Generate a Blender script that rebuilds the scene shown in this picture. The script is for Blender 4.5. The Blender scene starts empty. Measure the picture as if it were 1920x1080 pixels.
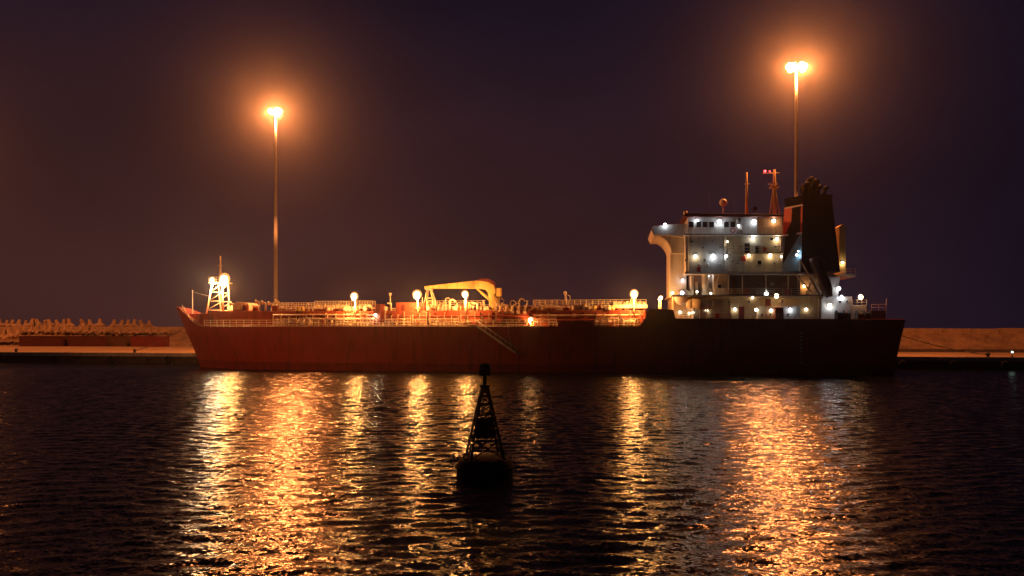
import bpy, math, random
import numpy as np
from mathutils import Vector, Matrix

R = math.radians
scene = bpy.context.scene
COL = scene.collection

# ------------------------------------------------------------------ camera
F = 1400.0                 # focal length in photo pixels (photo 1920 px wide)
CAM_H = 7.0
HORIZON = 614.0
cam = bpy.data.cameras.new('camera')
cam.sensor_width = 36.0
cam.lens = 36.0 * F / 1920.0
cam.shift_y = (HORIZON - 540.0) / 1920.0
cam.clip_start = 0.1
cam.clip_end = 6000
camo = bpy.data.objects.new('camera', cam)
camo.location = (0, 0, CAM_H)
camo.rotation_euler = (R(90), 0, 0)
COL.objects.link(camo)
scene.camera = camo

# ------------------------------------------------------------------ world: night sky, last blue of dusk plus the glow of the port
SKY_STRENGTH = 0.05
world = bpy.data.worlds.new('World')
scene.world = world
world.use_nodes = True
nt = world.node_tree
nt.nodes.clear()
wout = nt.nodes.new('ShaderNodeOutputWorld')
sky = nt.nodes.new('ShaderNodeTexSky')
sky.sky_type = 'NISHITA'
sky.sun_disc = False
sky.sun_elevation = R(-5.0)
sky.sun_rotation = R(180)
bg1 = nt.nodes.new('ShaderNodeBackground')
bg1.inputs['Strength'].default_value = SKY_STRENGTH
nt.links.new(sky.outputs[0], bg1.inputs[0])
# light pollution: one smooth turn from warm (over the port) to blue (over the open sea)
geo = nt.nodes.new('ShaderNodeTexCoord')
sep = nt.nodes.new('ShaderNodeSeparateXYZ')
nt.links.new(geo.outputs['Generated'], sep.inputs[0])
mr = nt.nodes.new('ShaderNodeMapRange')
mr.inputs['From Min'].default_value = -1.0
mr.inputs['From Max'].default_value = 1.0
nt.links.new(sep.outputs['X'], mr.inputs['Value'])
ramp = nt.nodes.new('ShaderNodeValToRGB')
ramp.color_ramp.interpolation = 'B_SPLINE'
ramp.color_ramp.elements[0].position = 0.0
ramp.color_ramp.elements[0].color = (0.0420, 0.0150, 0.0140, 1)
ramp.color_ramp.elements[1].position = 1.0
ramp.color_ramp.elements[1].color = (0.0040, 0.0035, 0.0110, 1)
for pos, c_ in ((0.30, (0.0480, 0.0168, 0.0150)), (0.48, (0.0500, 0.0168, 0.0155)), (0.72, (0.0085, 0.0052, 0.0125))):
    e = ramp.color_ramp.elements.new(pos); e.color = (*c_, 1)
nt.links.new(mr.outputs[0], ramp.inputs[0])
# towards the zenith the glow of the port gives way to navy
mz = nt.nodes.new('ShaderNodeMapRange')
mz.interpolation_type = 'SMOOTHSTEP'
mz.inputs['From Min'].default_value = -0.02
mz.inputs['From Max'].default_value = 0.50
nt.links.new(sep.outputs['Z'], mz.inputs['Value'])
mixz = nt.nodes.new('ShaderNodeMix')
mixz.data_type = 'RGBA'
nt.links.new(mz.outputs[0], mixz.inputs['Factor'])
nt.links.new(ramp.outputs[0], mixz.inputs['A'])
mixz.inputs['B'].default_value = (0.0045, 0.0042, 0.0125, 1)
bg2 = nt.nodes.new('ShaderNodeBackground')
cn = nt.nodes.new('ShaderNodeTexNoise')
cn.inputs['Scale'].default_value = 2.6
cn.inputs['Detail'].default_value = 4
cm = nt.nodes.new('ShaderNodeMapping')
cm.inputs['Scale'].default_value = (1.0, 1.0, 2.4)
nt.links.new(geo.outputs['Generated'], cm.inputs[0])
nt.links.new(cm.outputs[0], cn.inputs['Vector'])
cr_ = nt.nodes.new('ShaderNodeMapRange')
cr_.inputs['From Min'].default_value = 0.3
cr_.inputs['From Max'].default_value = 0.7
cr_.inputs['To Min'].default_value = 0.80
cr_.inputs['To Max'].default_value = 1.20
nt.links.new(cn.outputs['Fac'], cr_.inputs['Value'])
nt.links.new(cr_.outputs[0], bg2.inputs['Strength'])
nt.links.new(mixz.outputs['Result'], bg2.inputs[0])
addw = nt.nodes.new('ShaderNodeAddShader')
nt.links.new(bg1.outputs[0], addw.inputs[0])
nt.links.new(bg2.outputs[0], addw.inputs[1])
nt.links.new(addw.outputs[0], wout.inputs['Surface'])

# ------------------------------------------------------------------ exposure and sampling
vs = scene.view_settings
vs.view_transform = 'Standard'
vs.look = 'None'
vs.exposure = 0.0
vs.gamma = 1.0
vs.use_curve_mapping = False
cy = scene.cycles
cy.use_denoising = True
try:
    cy.denoiser = 'OPENIMAGEDENOISE'
except Exception:
    pass
cy.max_bounces = 4
cy.diffuse_bounces = 2
cy.glossy_bounces = 2
cy.transmission_bounces = 2
cy.volume_bounces = 0
cy.transparent_max_bounces = 6
cy.sample_clamp_indirect = 2.0
cy.sample_clamp_direct = 0.0
cy.caustics_reflective = False
cy.caustics_refractive = False

# light powers, in one place
SODIUM = (1.0, 0.270, 0.064)
AMBER = (1.0, 0.40, 0.095)
WARM = (1.0, 0.74, 0.42)
COOL = (0.86, 0.93, 1.0)
POW_MAST = 165000.0
POW_BERTH_FLOOD = 70000.0
POW_DECK = 4300.0
POW_HOUSE = 22.0
HAZE = 0.00016
WAVE_SLOPE = 0.165

rng = random.Random(11)
nrng = np.random.default_rng(5)


# ------------------------------------------------------------------ materials
def noise_mat(name, col, rough=0.6, metal=0.0, var=0.25, scale=1.2, bump=0.0, bscale=8.0, spec=0.4, stain=None, stain_amt=0.0, stretch=(1, 1, 1)):
    m = bpy.data.materials.new(name)
    m.use_nodes = True
    t = m.node_tree
    b = t.nodes['Principled BSDF']
    b.inputs['Roughness'].default_value = rough
    b.inputs['Metallic'].default_value = metal
    b.inputs['Specular IOR Level'].default_value = spec
    tc = t.nodes.new('ShaderNodeTexCoord')
    mp = t.nodes.new('ShaderNodeMapping')
    mp.inputs['Scale'].default_value = stretch
    t.links.new(tc.outputs['Object'], mp.inputs[0])
    n = t.nodes.new('ShaderNodeTexNoise')
    n.inputs['Scale'].default_value = scale
    n.inputs['Detail'].default_value = 6
    n.inputs['Roughness'].default_value = 0.65
    t.links.new(mp.outputs[0], n.inputs['Vector'])
    r = t.nodes.new('ShaderNodeValToRGB')
    r.color_ramp.elements[0].position = 0.28
    r.color_ramp.elements[1].position = 0.72
    lo = [max(0.0, c * (1 - var)) for c in col]
    hi = [min(1.0, c * (1 + var)) for c in col]
    r.color_ramp.elements[0].color = (*lo, 1)
    r.color_ramp.elements[1].color = (*hi, 1)
    t.links.new(n.outputs['Fac'], r.inputs[0])
    last = r.outputs[0]
    if stain is not None:
        mp2 = t.nodes.new('ShaderNodeMapping')
        mp2.inputs['Scale'].default_value = (1.3, 1.3, 0.16)
        t.links.new(tc.outputs['Object'], mp2.inputs[0])
        n2 = t.nodes.new('ShaderNodeTexNoise')
        n2.inputs['Scale'].default_value = 1.1
        n2.inputs['Detail'].default_value = 5
        t.links.new(mp2.outputs[0], n2.inputs['Vector'])
        r2 = t.nodes.new('ShaderNodeValToRGB')
        r2.color_ramp.elements[0].position = 0.52
        r2.color_ramp.elements[0].color = (0, 0, 0, 1)
        r2.color_ramp.elements[1].position = 0.70
        r2.color_ramp.elements[1].color = (stain_amt,) * 3 + (1,)
        t.links.new(n2.outputs['Fac'], r2.inputs[0])
        mx = t.nodes.new('ShaderNodeMix')
        mx.data_type = 'RGBA'
        t.links.new(r2.outputs[0], mx.inputs['Factor'])
        t.links.new(last, mx.inputs['A'])
        mx.inputs['B'].default_value = (*stain, 1)
        last = mx.outputs['Result']
    t.links.new(last, b.inputs['Base Color'])
    if bump > 0:
        n3 = t.nodes.new('ShaderNodeTexNoise')
        n3.inputs['Scale'].default_value = bscale
        n3.inputs['Detail'].default_value = 5
        t.links.new(tc.outputs['Object'], n3.inputs['Vector'])
        bp = t.nodes.new('ShaderNodeBump')
        bp.inputs['Strength'].default_value = 1.0
        bp.inputs['Distance'].default_value = bump
        t.links.new(n3.outputs['Fac'], bp.inputs['Height'])
        t.links.new(bp.outputs[0], b.inputs['Normal'])
    return m


def glow_mat(name, col, strength):
    m = bpy.data.materials.new(name)
    m.use_nodes = True
    b = m.node_tree.nodes['Principled BSDF']
    b.inputs['Base Color'].default_value = (0.6, 0.6, 0.6, 1)
    b.inputs['Emission Color'].default_value = (*col, 1)
    b.inputs['Emission Strength'].default_value = strength
    b.inputs['Roughness'].default_value = 0.3
    try:
        m.cycles.emission_sampling = 'NONE'
    except Exception:
        pass
    return m


M = {}
M['hull'] = noise_mat('hull_paint', (0.27, 0.030, 0.016), 0.55, var=0.22, scale=0.35, stain=(0.11, 0.020, 0.012), stain_amt=0.7, bump=0.012, bscale=0.9)
M['boot'] = noise_mat('boot_topping_paint', (0.17, 0.018, 0.014), 0.6, var=0.3, scale=0.5, stain=(0.03, 0.02, 0.015), stain_amt=0.7)
M['deckred'] = noise_mat('deck_red_paint', (0.30, 0.060, 0.030), 0.6, var=0.3, scale=0.8, stain=(0.10, 0.03, 0.015), stain_amt=0.6)
M['maroon'] = noise_mat('maroon_paint', (0.12, 0.018, 0.016), 0.6, var=0.3, scale=0.7)
M['cream'] = noise_mat('cream_paint', (0.66, 0.58, 0.44), 0.5, var=0.16, scale=0.9, stain=(0.30, 0.15, 0.07), stain_amt=0.55)
M['white'] = noise_mat('white_house_paint', (0.62, 0.60, 0.57), 0.5, var=0.10, scale=0.6, stain=(0.34, 0.23, 0.15), stain_amt=0.5)
M['brown'] = noise_mat('shaded_house_paint', (0.15, 0.085, 0.055), 0.6, var=0.2, scale=0.6)  # wall colour darkened for the shade under the upper deck
M['buff'] = noise_mat('buff_house_paint', (0.52, 0.43, 0.30), 0.5, var=0.14, scale=0.6, stain=(0.26, 0.15, 0.08), stain_amt=0.5)
M['pipe'] = noise_mat('pipe_paint', (0.55, 0.40, 0.28), 0.45, var=0.3, scale=1.5, stain=(0.20, 0.08, 0.04), stain_amt=0.6)
M['yellow'] = noise_mat('crane_paint', (0.62, 0.45, 0.17), 0.45, var=0.14, scale=0.8, stain=(0.25, 0.10, 0.04), stain_amt=0.5)
M['steel'] = noise_mat('galvanised_steel', (0.33, 0.32, 0.30), 0.5, metal=0.4, var=0.2, scale=1.0)
M['dark'] = noise_mat('dark_steel', (0.030, 0.028, 0.028), 0.6, var=0.3, scale=1.2)
M['black'] = noise_mat('black_paint', (0.010, 0.009, 0.010), 0.9, var=0.3, scale=1.0, spec=0.1)
M['glass'] = noise_mat('window_glass', (0.010, 0.012, 0.015), 0.12, var=0.2, scale=0.5, spec=0.6)
M['red'] = noise_mat('funnel_red', (0.46, 0.025, 0.028), 0.5, var=0.2, scale=0.6)
M['teal'] = noise_mat('funnel_blue', (0.10, 0.20, 0.27), 0.5, var=0.2, scale=0.6)
M['stripe'] = noise_mat('funnel_white', (0.62, 0.60, 0.58), 0.5, var=0.1, scale=0.8)
M['lifeboat'] = noise_mat('lifeboat_gelcoat', (0.050, 0.014, 0.012), 0.45, var=0.2, scale=0.7)  # orange boat given a near-black colour, as it looks unlit
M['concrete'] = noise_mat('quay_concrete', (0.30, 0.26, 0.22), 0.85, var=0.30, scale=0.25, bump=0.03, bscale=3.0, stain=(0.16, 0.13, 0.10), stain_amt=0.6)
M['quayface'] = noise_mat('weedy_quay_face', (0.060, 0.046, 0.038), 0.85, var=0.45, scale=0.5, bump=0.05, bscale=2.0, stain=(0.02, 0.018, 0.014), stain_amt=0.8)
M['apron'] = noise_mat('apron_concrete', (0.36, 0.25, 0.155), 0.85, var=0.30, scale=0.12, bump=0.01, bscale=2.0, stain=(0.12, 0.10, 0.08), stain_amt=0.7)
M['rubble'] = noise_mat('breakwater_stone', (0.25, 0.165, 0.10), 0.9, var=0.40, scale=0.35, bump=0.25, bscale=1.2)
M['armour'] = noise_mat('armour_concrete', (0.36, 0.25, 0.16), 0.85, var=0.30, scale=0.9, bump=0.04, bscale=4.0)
M['contred'] = noise_mat('container_oxide', (0.085, 0.014, 0.012), 0.55, var=0.25, scale=0.6, stain=(0.05, 0.02, 0.012), stain_amt=0.6)
M['contbrown'] = noise_mat('container_brown', (0.10, 0.045, 0.020), 0.55, var=0.25, scale=0.6, stain=(0.05, 0.02, 0.012), stain_amt=0.6)
M['contbright'] = noise_mat('container_red', (0.17, 0.022, 0.016), 0.55, var=0.25, scale=0.6, stain=(0.06, 0.02, 0.012), stain_amt=0.6)
M['rubber'] = noise_mat('fender_rubber', (0.016, 0.015, 0.015), 0.8, var=0.3, scale=2.0)
M['rope'] = noise_mat('mooring_rope', (0.20, 0.14, 0.09), 0.9, var=0.3, scale=5.0)
M['buoy'] = noise_mat('buoy_paint', (0.012, 0.010, 0.010), 0.9, var=0.4, scale=1.5, spec=0.08, stain=(0.012, 0.012, 0.010), stain_amt=0.6)
M['pole'] = noise_mat('mast_galvanised', (0.26, 0.25, 0.23), 0.6, metal=0.0, var=0.12, scale=0.5)
M['g_sodium'] = glow_mat('sodium_lens', (1.0, 0.62, 0.28), 22.0)
M['g_amber'] = glow_mat('amber_lens', (1.0, 0.68, 0.33), 16.0)
M['g_halo'] = glow_mat('halo_disc_glow', (1.0, 0.40, 0.085), 0.95)  # orange glow put round each lens to stand for its halo
M['g_warm'] = glow_mat('warm_lens', (1.0, 0.86, 0.62), 9.0)
M['g_cool'] = glow_mat('cool_lens', (0.90, 0.95, 1.0), 9.0)
M['g_red'] = glow_mat('red_lens', (1.0, 0.05, 0.08), 3.0)
M['g_green'] = glow_mat('pale_green_lens', (0.65, 1.0, 0.85), 3.0)


# ------------------------------------------------------------------ mesh helpers
class MB:
    def __init__(s):
        s.v = []; s.f = []; s.s = []

    def add(s, vs, fs, smooth=False):
        o = len(s.v)
        s.v += [tuple(p) for p in vs]
        for f in fs:
            s.f.append([i + o for i in f]); s.s.append(smooth)
        return s

    def hexa(s, p):
        return s.add(p, [(0, 3, 2, 1), (4, 5, 6, 7), (0, 1, 5, 4), (1, 2, 6, 5), (2, 3, 7, 6), (3, 0, 4, 7)])

    def box(s, x0, x1, y0, y1, z0, z1):
        x0, x1 = min(x0, x1), max(x0, x1); y0, y1 = min(y0, y1), max(y0, y1); z0, z1 = min(z0, z1), max(z0, z1)
        return s.hexa([(x0, y0, z0), (x1, y0, z0), (x1, y1, z0), (x0, y1, z0), (x0, y0, z1), (x1, y0, z1), (x1, y1, z1), (x0, y1, z1)])

    def bar(s, a, b, w, h=None):
        """square bar from a to b"""
        return s.tube(a, b, w * 0.707, None, 4, smooth=False)

    def tube(s, a, b, r0, r1=None, n=8, caps=True, smooth=True):
        r1 = r0 if r1 is None else r1
        a = Vector(a); b = Vector(b); d = (b - a)
        if d.length < 1e-6:
            return s
        d.normalize()
        up = Vector((0, 0, 1)) if abs(d.z) < 0.95 else Vector((1, 0, 0))
        x = d.cross(up).normalized(); y = d.cross(x)
        vs = []
        off = math.pi / n
        for p, r in ((a, r0), (b, r1)):
            for i in range(n):
                t = off + 2 * math.pi * i / n
                vs.append(p + x * (r * math.cos(t)) + y * (r * math.sin(t)))
        fs = [(i, i + n, (i + 1) % n + n, (i + 1) % n) for i in range(n)]
        s.add(vs, fs, smooth)
        if caps:
            s.add(vs, [tuple(range(n)), tuple(range(2 * n - 1, n - 1, -1))])
        return s

    def poly(s, pts, r, n=6):
        for a, b in zip(pts[:-1], pts[1:]):
            s.tube(a, b, r, None, n)
        for p in pts[1:-1]:
            s.ball(p, r * 1.02, 6, 4)
        return s

    def ball(s, c, r, nu=10, nv=6, sc=(1, 1, 1)):
        vs = []
        for j in range(nv + 1):
            ph = math.pi * j / nv
            for i in range(nu):
                th = 2 * math.pi * i / nu
                vs.append((c[0] + r * sc[0] * math.sin(ph) * math.cos(th), c[1] + r * sc[1] * math.sin(ph) * math.sin(th), c[2] + r * sc[2] * math.cos(ph)))
        fs = []
        for j in range(nv):
            for i in range(nu):
                a = j * nu + i; b = j * nu + (i + 1) % nu
                fs.append((a, a + nu, b + nu, b))
        return s.add(vs, fs, True)

    def prism_y(s, poly, y0, y1):
        """polygon of (x, z) pushed along y"""
        n = len(poly)
        vs = [(p[0], y0, p[1]) for p in poly] + [(p[0], y1, p[1]) for p in poly]
        fs = [tuple(range(n)), tuple(range(2 * n - 1, n - 1, -1))] + [(i, i + n, (i + 1) % n + n, (i + 1) % n) for i in range(n)]
        return s.add(vs, fs)

    def prism_z(s, poly, z0, z1):
        n = len(poly)
        vs = [(p[0], p[1], z0) for p in poly] + [(p[0], p[1], z1) for p in poly]
        fs = [tuple(range(n - 1, -1, -1)), tuple(range(n, 2 * n))] + [(i, (i + 1) % n, (i + 1) % n + n, i + n) for i in range(n)]
        return s.add(vs, fs)

    def build(s, name, mat, parent=None, bevel=0.0, fix=True):
        me = bpy.data.meshes.new(name)
        me.from_pydata(s.v, [], s.f)
        me.polygons.foreach_set('use_smooth', s.s)
        if fix:
            import bmesh
            bm = bmesh.new(); bm.from_mesh(me)
            bmesh.ops.remove_doubles(bm, verts=bm.verts, dist=1e-4)
            bmesh.ops.recalc_face_normals(bm, faces=bm.faces)
            bm.to_mesh(me); bm.free()
        me.materials.append(M[mat] if isinstance(mat, str) else mat)
        o = bpy.data.objects.new(name, me)
        COL.objects.link(o)
        o.parent = parent
        if bevel > 0:
            md = o.modifiers.new('edge', 'BEVEL'); md.width = bevel; md.segments = 2; md.limit_method = 'ANGLE'
        return o


def tag(o, label=None, cat=None, group=None, kind=None):
    if label: o['label'] = label
    if cat: o['category'] = cat
    if group: o['group'] = group
    if kind: o['kind'] = kind
    return o


def empty(name, loc=(0, 0, 0), rz=0.0):
    o = bpy.data.objects.new(name, None)
    o.empty_display_size = 0.5
    o.location = loc; o.rotation_euler = (0, 0, rz)
    COL.objects.link(o)
    return o


def lamp_light(pos, power, color, radius, parent=None):
    l = bpy.data.lights.new('lamp_light', 'POINT')
    l.energy = power; l.color = color; l.shadow_soft_size = radius
    o = bpy.data.objects.new('lamp_light', l)
    o.location = pos
    COL.objects.link(o)
    o.parent = parent
    return o


def copy_tree(o, parent=None):
    c = o.copy(); COL.objects.link(c); c.parent = parent
    for ch in list(o.children):
        copy_tree(ch, c)
    return c


def at(px, py, D):
    """the point at depth D that the photo shows at pixel px, py"""
    return Vector(((px - 960.0) / F * D, D, CAM_H + (HORIZON - py) / F * D))


# ------------------------------------------------------------------ water
def make_water():
    def axis(lo, hi, c0, c1, fine, grow):
        a = list(np.arange(c0, c1 + 1e-6, fine))
        st = fine
        while a[-1] < hi:
            st *= grow; a.append(min(hi, a[-1] + st))
        st = fine
        while a[0] > lo:
            st *= grow; a.insert(0, max(lo, a[0] - st))
        return np.array(a)
    xs = axis(-285, 285, -78, 78, 0.20, 1.08)
    ys = axis(-60, 290, 14, 122, 0.12, 1.08)
    X, Y = np.meshgrid(xs, ys)
    dx = np.gradient(xs)[None, :]; dy = np.gradient(ys)[:, None]
    cell = np.maximum(dx + 0 * dy, dy + 0 * dx)
    Z = np.zeros_like(X)
    NW = 110
    for k in range(NW):
        lam = 0.42 * (1.6 / 0.42) ** (nrng.uniform(0, 1) ** 1.5)
        ang = nrng.normal(1.52, 0.35)
        ph = nrng.uniform(0, 6.28)
        amp = WAVE_SLOPE / math.sqrt(NW / 2) * lam / 6.283
        kx, ky = math.cos(ang) * 6.283 / lam, math.sin(ang) * 6.283 / lam
        fade = np.clip((lam / (cell * 2.0)) - 0.6, 0, 1)
        Z += amp * fade * np.sin(kx * X + ky * Y + ph)
    nx, ny = len(xs), len(ys)
    V = np.stack([X, Y, Z], -1).reshape(-1, 3)
    idx = np.arange(nx * ny).reshape(ny, nx)
    Q = np.stack([idx[:-1, :-1], idx[:-1, 1:], idx[1:, 1:], idx[1:, :-1]], -1).reshape(-1, 4)
    me = bpy.data.meshes.new('water')
    me.vertices.add(len(V)); me.vertices.foreach_set('co', V.ravel())
    me.loops.add(Q.size); me.loops.foreach_set('vertex_index', Q.ravel().astype(np.int32))
    me.polygons.add(len(Q)); me.polygons.foreach_set('loop_start', np.arange(0, Q.size, 4, dtype=np.int32))
    me.polygons.foreach_set('use_smooth', np.ones(len(Q), dtype=bool))
    me.update(); me.validate()
    m = bpy.data.materials.new('harbour_water')
    m.use_nodes = True
    t = m.node_tree
    b = t.nodes['Principled BSDF']
    b.inputs['Base Color'].default_value = (0.0022, 0.0030, 0.0060, 1)
    b.inputs['Roughness'].default_value = 0.19
    b.inputs['IOR'].default_value = 1.333
    b.inputs['Specular IOR Level'].default_value = 0.5
    tc = t.nodes.new('ShaderNodeTexCoord')
    # wave slopes at four scales, taken straight from vector noise so that far ripples keep their steepness
    hs = None
    for sc_, amp, det, st in ((4.6, 0.8, 2, (0.6, 1.0, 1)), (11.0, 1.1, 2, (0.7, 1.0, 1))):
        mp = t.nodes.new('ShaderNodeMapping')
        mp.inputs['Scale'].default_value = st
        mp.inputs['Rotation'].default_value = (0, 0, 0.10 + 0.05 * sc_)
        mp.inputs['Location'].default_value = (sc_ * 3.1, sc_ * 7.7, 0.4)
        t.links.new(tc.outputs['Object'], mp.inputs[0])
        n = t.nodes.new('ShaderNodeTexNoise')
        n.inputs['Scale'].default_value = sc_
        n.inputs['Detail'].default_value = det
        t.links.new(mp.outputs[0], n.inputs['Vector'])
        mu = t.nodes.new('ShaderNodeVectorMath'); mu.operation = 'MULTIPLY_ADD'
        mu.inputs[1].default_value = (amp * 0.31, amp * 1.4, 0)
        mu.inputs[2].default_value = (-0.5 * amp * 0.31, -0.5 * amp * 1.4, 0)
        t.links.new(n.outputs['Color'], mu.inputs[0])
        if hs is None:
            hs = mu.outputs[0]
        else:
            ad = t.nodes.new('ShaderNodeVectorMath'); ad.operation = 'ADD'
            t.links.new(hs, ad.inputs[0]); t.links.new(mu.outputs[0], ad.inputs[1])
            hs = ad.outputs[0]
    # broad gusts: patches of rougher and calmer water
    g = t.nodes.new('ShaderNodeTexNoise'); g.inputs['Scale'].default_value = 0.06; g.inputs['Detail'].default_value = 3
    mg = t.nodes.new('ShaderNodeMapping'); mg.inputs['Scale'].default_value = (0.5, 1.6, 1)
    t.links.new(tc.outputs['Object'], mg.inputs[0]); t.links.new(mg.outputs[0], g.inputs['Vector'])
    gr = t.nodes.new('ShaderNodeMapRange'); gr.inputs['From Min'].default_value = 0.3; gr.inputs['From Max'].default_value = 0.7
    gr.inputs['To Min'].default_value = 0.65; gr.inputs['To Max'].default_value = 1.25
    t.links.new(g.outputs['Fac'], gr.inputs['Value'])
    mu = t.nodes.new('ShaderNodeVectorMath'); mu.operation = 'SCALE'
    t.links.new(hs, mu.inputs[0]); t.links.new(gr.outputs[0], mu.inputs['Scale'])
    gn_ = t.nodes.new('ShaderNodeNewGeometry')
    ad = t.nodes.new('ShaderNodeVectorMath'); ad.operation = 'ADD'
    t.links.new(gn_.outputs['Normal'], ad.inputs[0]); t.links.new(mu.outputs[0], ad.inputs[1])
    no = t.nodes.new('ShaderNodeVectorMath'); no.operation = 'NORMALIZE'
    t.links.new(ad.outputs[0], no.inputs[0])
    t.links.new(no.outputs[0], b.inputs['Normal'])
    me.materials.append(m)
    o = bpy.data.objects.new('water', me)
    COL.objects.link(o)
    tag(o, 'dark rippled harbour water with orange light streaks', kind='structure')


make_water()

# ------------------------------------------------------------------ quay and breakwater (all parallel to the berth line)
BERTH = R(8.0)
DX, DY = math.cos(BERTH), -math.sin(BERTH)


def berth(s, t, z=0.0):
    """s metres along the berth, t metres behind the ship's near side"""
    return Vector((s * DX - t * DY, 116.5 + s * DY + t * DX, z))


quay_root_loc = Vector((0, 116.5, 0))
T_EDGE = 18.6
Z_Q = 1.9
m = MB().box(-260, 260, T_EDGE + 0.35, 95, -2.2, Z_Q)
quay = m.build('quay', 'quayface'); quay.location = quay_root_loc; quay.rotation_euler.z = -BERTH
tag(quay, 'dark weedy quay wall under the pale apron', kind='structure')
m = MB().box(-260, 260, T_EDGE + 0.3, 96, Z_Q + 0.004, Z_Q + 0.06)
ap = m.build('apron', 'apron', quay)
k = 0
s0 = -130.0
cap_me = None
while s0 < 130:
    if cap_me is None:
        c = MB().box(0, 7.94, T_EDGE, T_EDGE + 0.9, Z_Q - 0.55, Z_Q + 0.16).build('coping_stone', 'concrete', quay, bevel=0.05)
        cap_me = c.data
    else:
        c = bpy.data.objects.new('coping_stone', cap_me); COL.objects.link(c); c.parent = quay
    c.location = (s0, rng.uniform(-0.02, 0.02), rng.uniform(-0.015, 0.015))
    s0 += 8.0
# tyre fenders on the wall
def torus(mb, c, Rr, r, axis='y', n=14, k=6):
    vs = []
    for i in range(n):
        a = 2 * math.pi * i / n
        for j in range(k):
            b = 2 * math.pi * j / k
            q = Rr + r * math.cos(b)
            if axis == 'y':
                vs.append((c[0] + q * math.cos(a), c[1] + r * math.sin(b), c[2] + q * math.sin(a)))
            else:
                vs.append((c[0] + q * math.cos(a), c[1] + q * math.sin(a), c[2] + r * math.sin(b)))
    fs = [(i * k + j, ((i + 1) % n) * k + j, ((i + 1) % n) * k + (j + 1) % k, i * k + (j + 1) % k) for i in range(n) for j in range(k)]
    return mb.add(vs, fs, True)


tyre = torus(MB(), (0, 0, 0), 0.55, 0.24).build('fender_tyre', 'rubber')
ORD_F = ['first', 'second', 'third', 'fourth', 'fifth', 'first', 'second', 'third', 'fourth']
fl = [-118, -106, -94, -82, -70, 64, 72, 80, 88]
for i, s in enumerate(fl):
    o = tyre if i == 0 else tyre.copy()
    if i: COL.objects.link(o)
    o.location = berth(s, T_EDGE + 0.10, 0.75); o.rotation_euler.z = -BERTH
    side = ORD_F[i] + ' black tyre fender from the left on the quay wall ' + ('ahead of the bow' if s < 0 else 'behind the stern')
    tag(o, side, 'fender', 'tyre fenders on the quay wall')

# bollards
bm_ = MB().tube((0, 0, 0), (0, 0, 0.10), 0.42, 0.42, 12).tube((0, 0, 0.10), (0, 0, 0.55), 0.24, 0.22, 12).ball((0, 0, 0.62), 0.36, 12, 6, (1, 1, 0.5))
bol = bm_.build('mooring_bollard', 'dark')
bpx = [(-104, 'black bollard on the quay edge nearest the photo\'s far left'), (-78, 'black bollard on the quay below the dark container'), (-63, 'black bollard on the quay edge just ahead of the bow'),
       (62, 'black bollard just behind the stern with a rope on it'), (78, 'black bollard on the quay between stern and small lamp')]
for i, (s, lb) in enumerate(bpx):
    o = bol if i == 0 else bol.copy()
    if i: COL.objects.link(o)
    o.location = berth(s, T_EDGE + 1.5, Z_Q + 0.06)
    tag(o, lb, 'bollard', 'bollards along the quay edge')

# breakwater: rough mound with a crest wall, one thing to each side of the ship
def mound(name, s_list, t_foot, t_crest, z_crest, label, seed, step=1.1, rough=0.42):
    r = np.random.default_rng(seed)
    rows = [(t_foot, Z_Q - 0.1), (t_foot + 0.6, Z_Q + 0.9), (t_foot * 0.75 + t_crest * 0.25, 3.2), (t_foot * 0.5 + t_crest * 0.5, 4.5),
            (t_foot * 0.25 + t_crest * 0.75, z_crest - 0.9), (t_crest, z_crest), (t_crest + 6, z_crest), (t_crest + 14, 1.0)]
    ss = np.arange(s_list[0], s_list[1] + step, step)
    vs = []; fs = []
    for i, s in enumerate(ss):
        low = 0.0
        for j, (t, z) in enumerate(rows):
            q = 0.0 if j == 0 else rough
            vs.append((s + r.normal(0, 0.25), t + r.normal(0, q), z + r.normal(0, q * 0.55)))
    n = len(rows)
    for i in range(len(ss) - 1):
        for j in range(n - 1):
            fs.append((i * n + j, (i + 1) * n + j, (i + 1) * n + j + 1, i * n + j + 1))
    mb = MB(); mb.add(vs, fs)
    o = mb.build(name, 'rubble', quay_w(), fix=True)
    return o


def quay_w():
    return None


def place_berth(o):
    o.location = quay_root_loc; o.rotation_euler.z = -BERTH
    return o


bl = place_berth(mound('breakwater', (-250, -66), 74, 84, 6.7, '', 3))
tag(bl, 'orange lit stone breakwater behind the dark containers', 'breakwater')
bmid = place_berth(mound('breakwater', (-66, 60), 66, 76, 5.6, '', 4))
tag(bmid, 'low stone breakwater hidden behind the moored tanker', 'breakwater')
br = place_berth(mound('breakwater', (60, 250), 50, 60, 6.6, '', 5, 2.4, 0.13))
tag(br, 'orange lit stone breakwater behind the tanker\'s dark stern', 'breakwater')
# crest walls
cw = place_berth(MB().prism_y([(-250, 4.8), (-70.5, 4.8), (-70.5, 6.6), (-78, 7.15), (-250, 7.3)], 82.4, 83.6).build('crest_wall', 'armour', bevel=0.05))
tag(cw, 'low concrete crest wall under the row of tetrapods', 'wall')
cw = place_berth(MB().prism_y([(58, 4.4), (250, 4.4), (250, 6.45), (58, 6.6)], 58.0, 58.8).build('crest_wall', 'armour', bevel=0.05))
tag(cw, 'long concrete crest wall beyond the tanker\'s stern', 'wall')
x0 = 58.0
while x0 < 150:
    w_ = 5.6
    o = MB().prism_y([(0.03, 4.3), (w_ - 0.03, 4.3), (w_ - 0.03, 6.78), (0.03, 6.8)], 57.55 + rng.uniform(-0.05, 0.05), 58.003).build('wall_panel', 'armour', cw, bevel=0.06)
    o.location = (x0, 0, rng.uniform(-0.10, 0.10))
    x0 += w_
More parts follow.
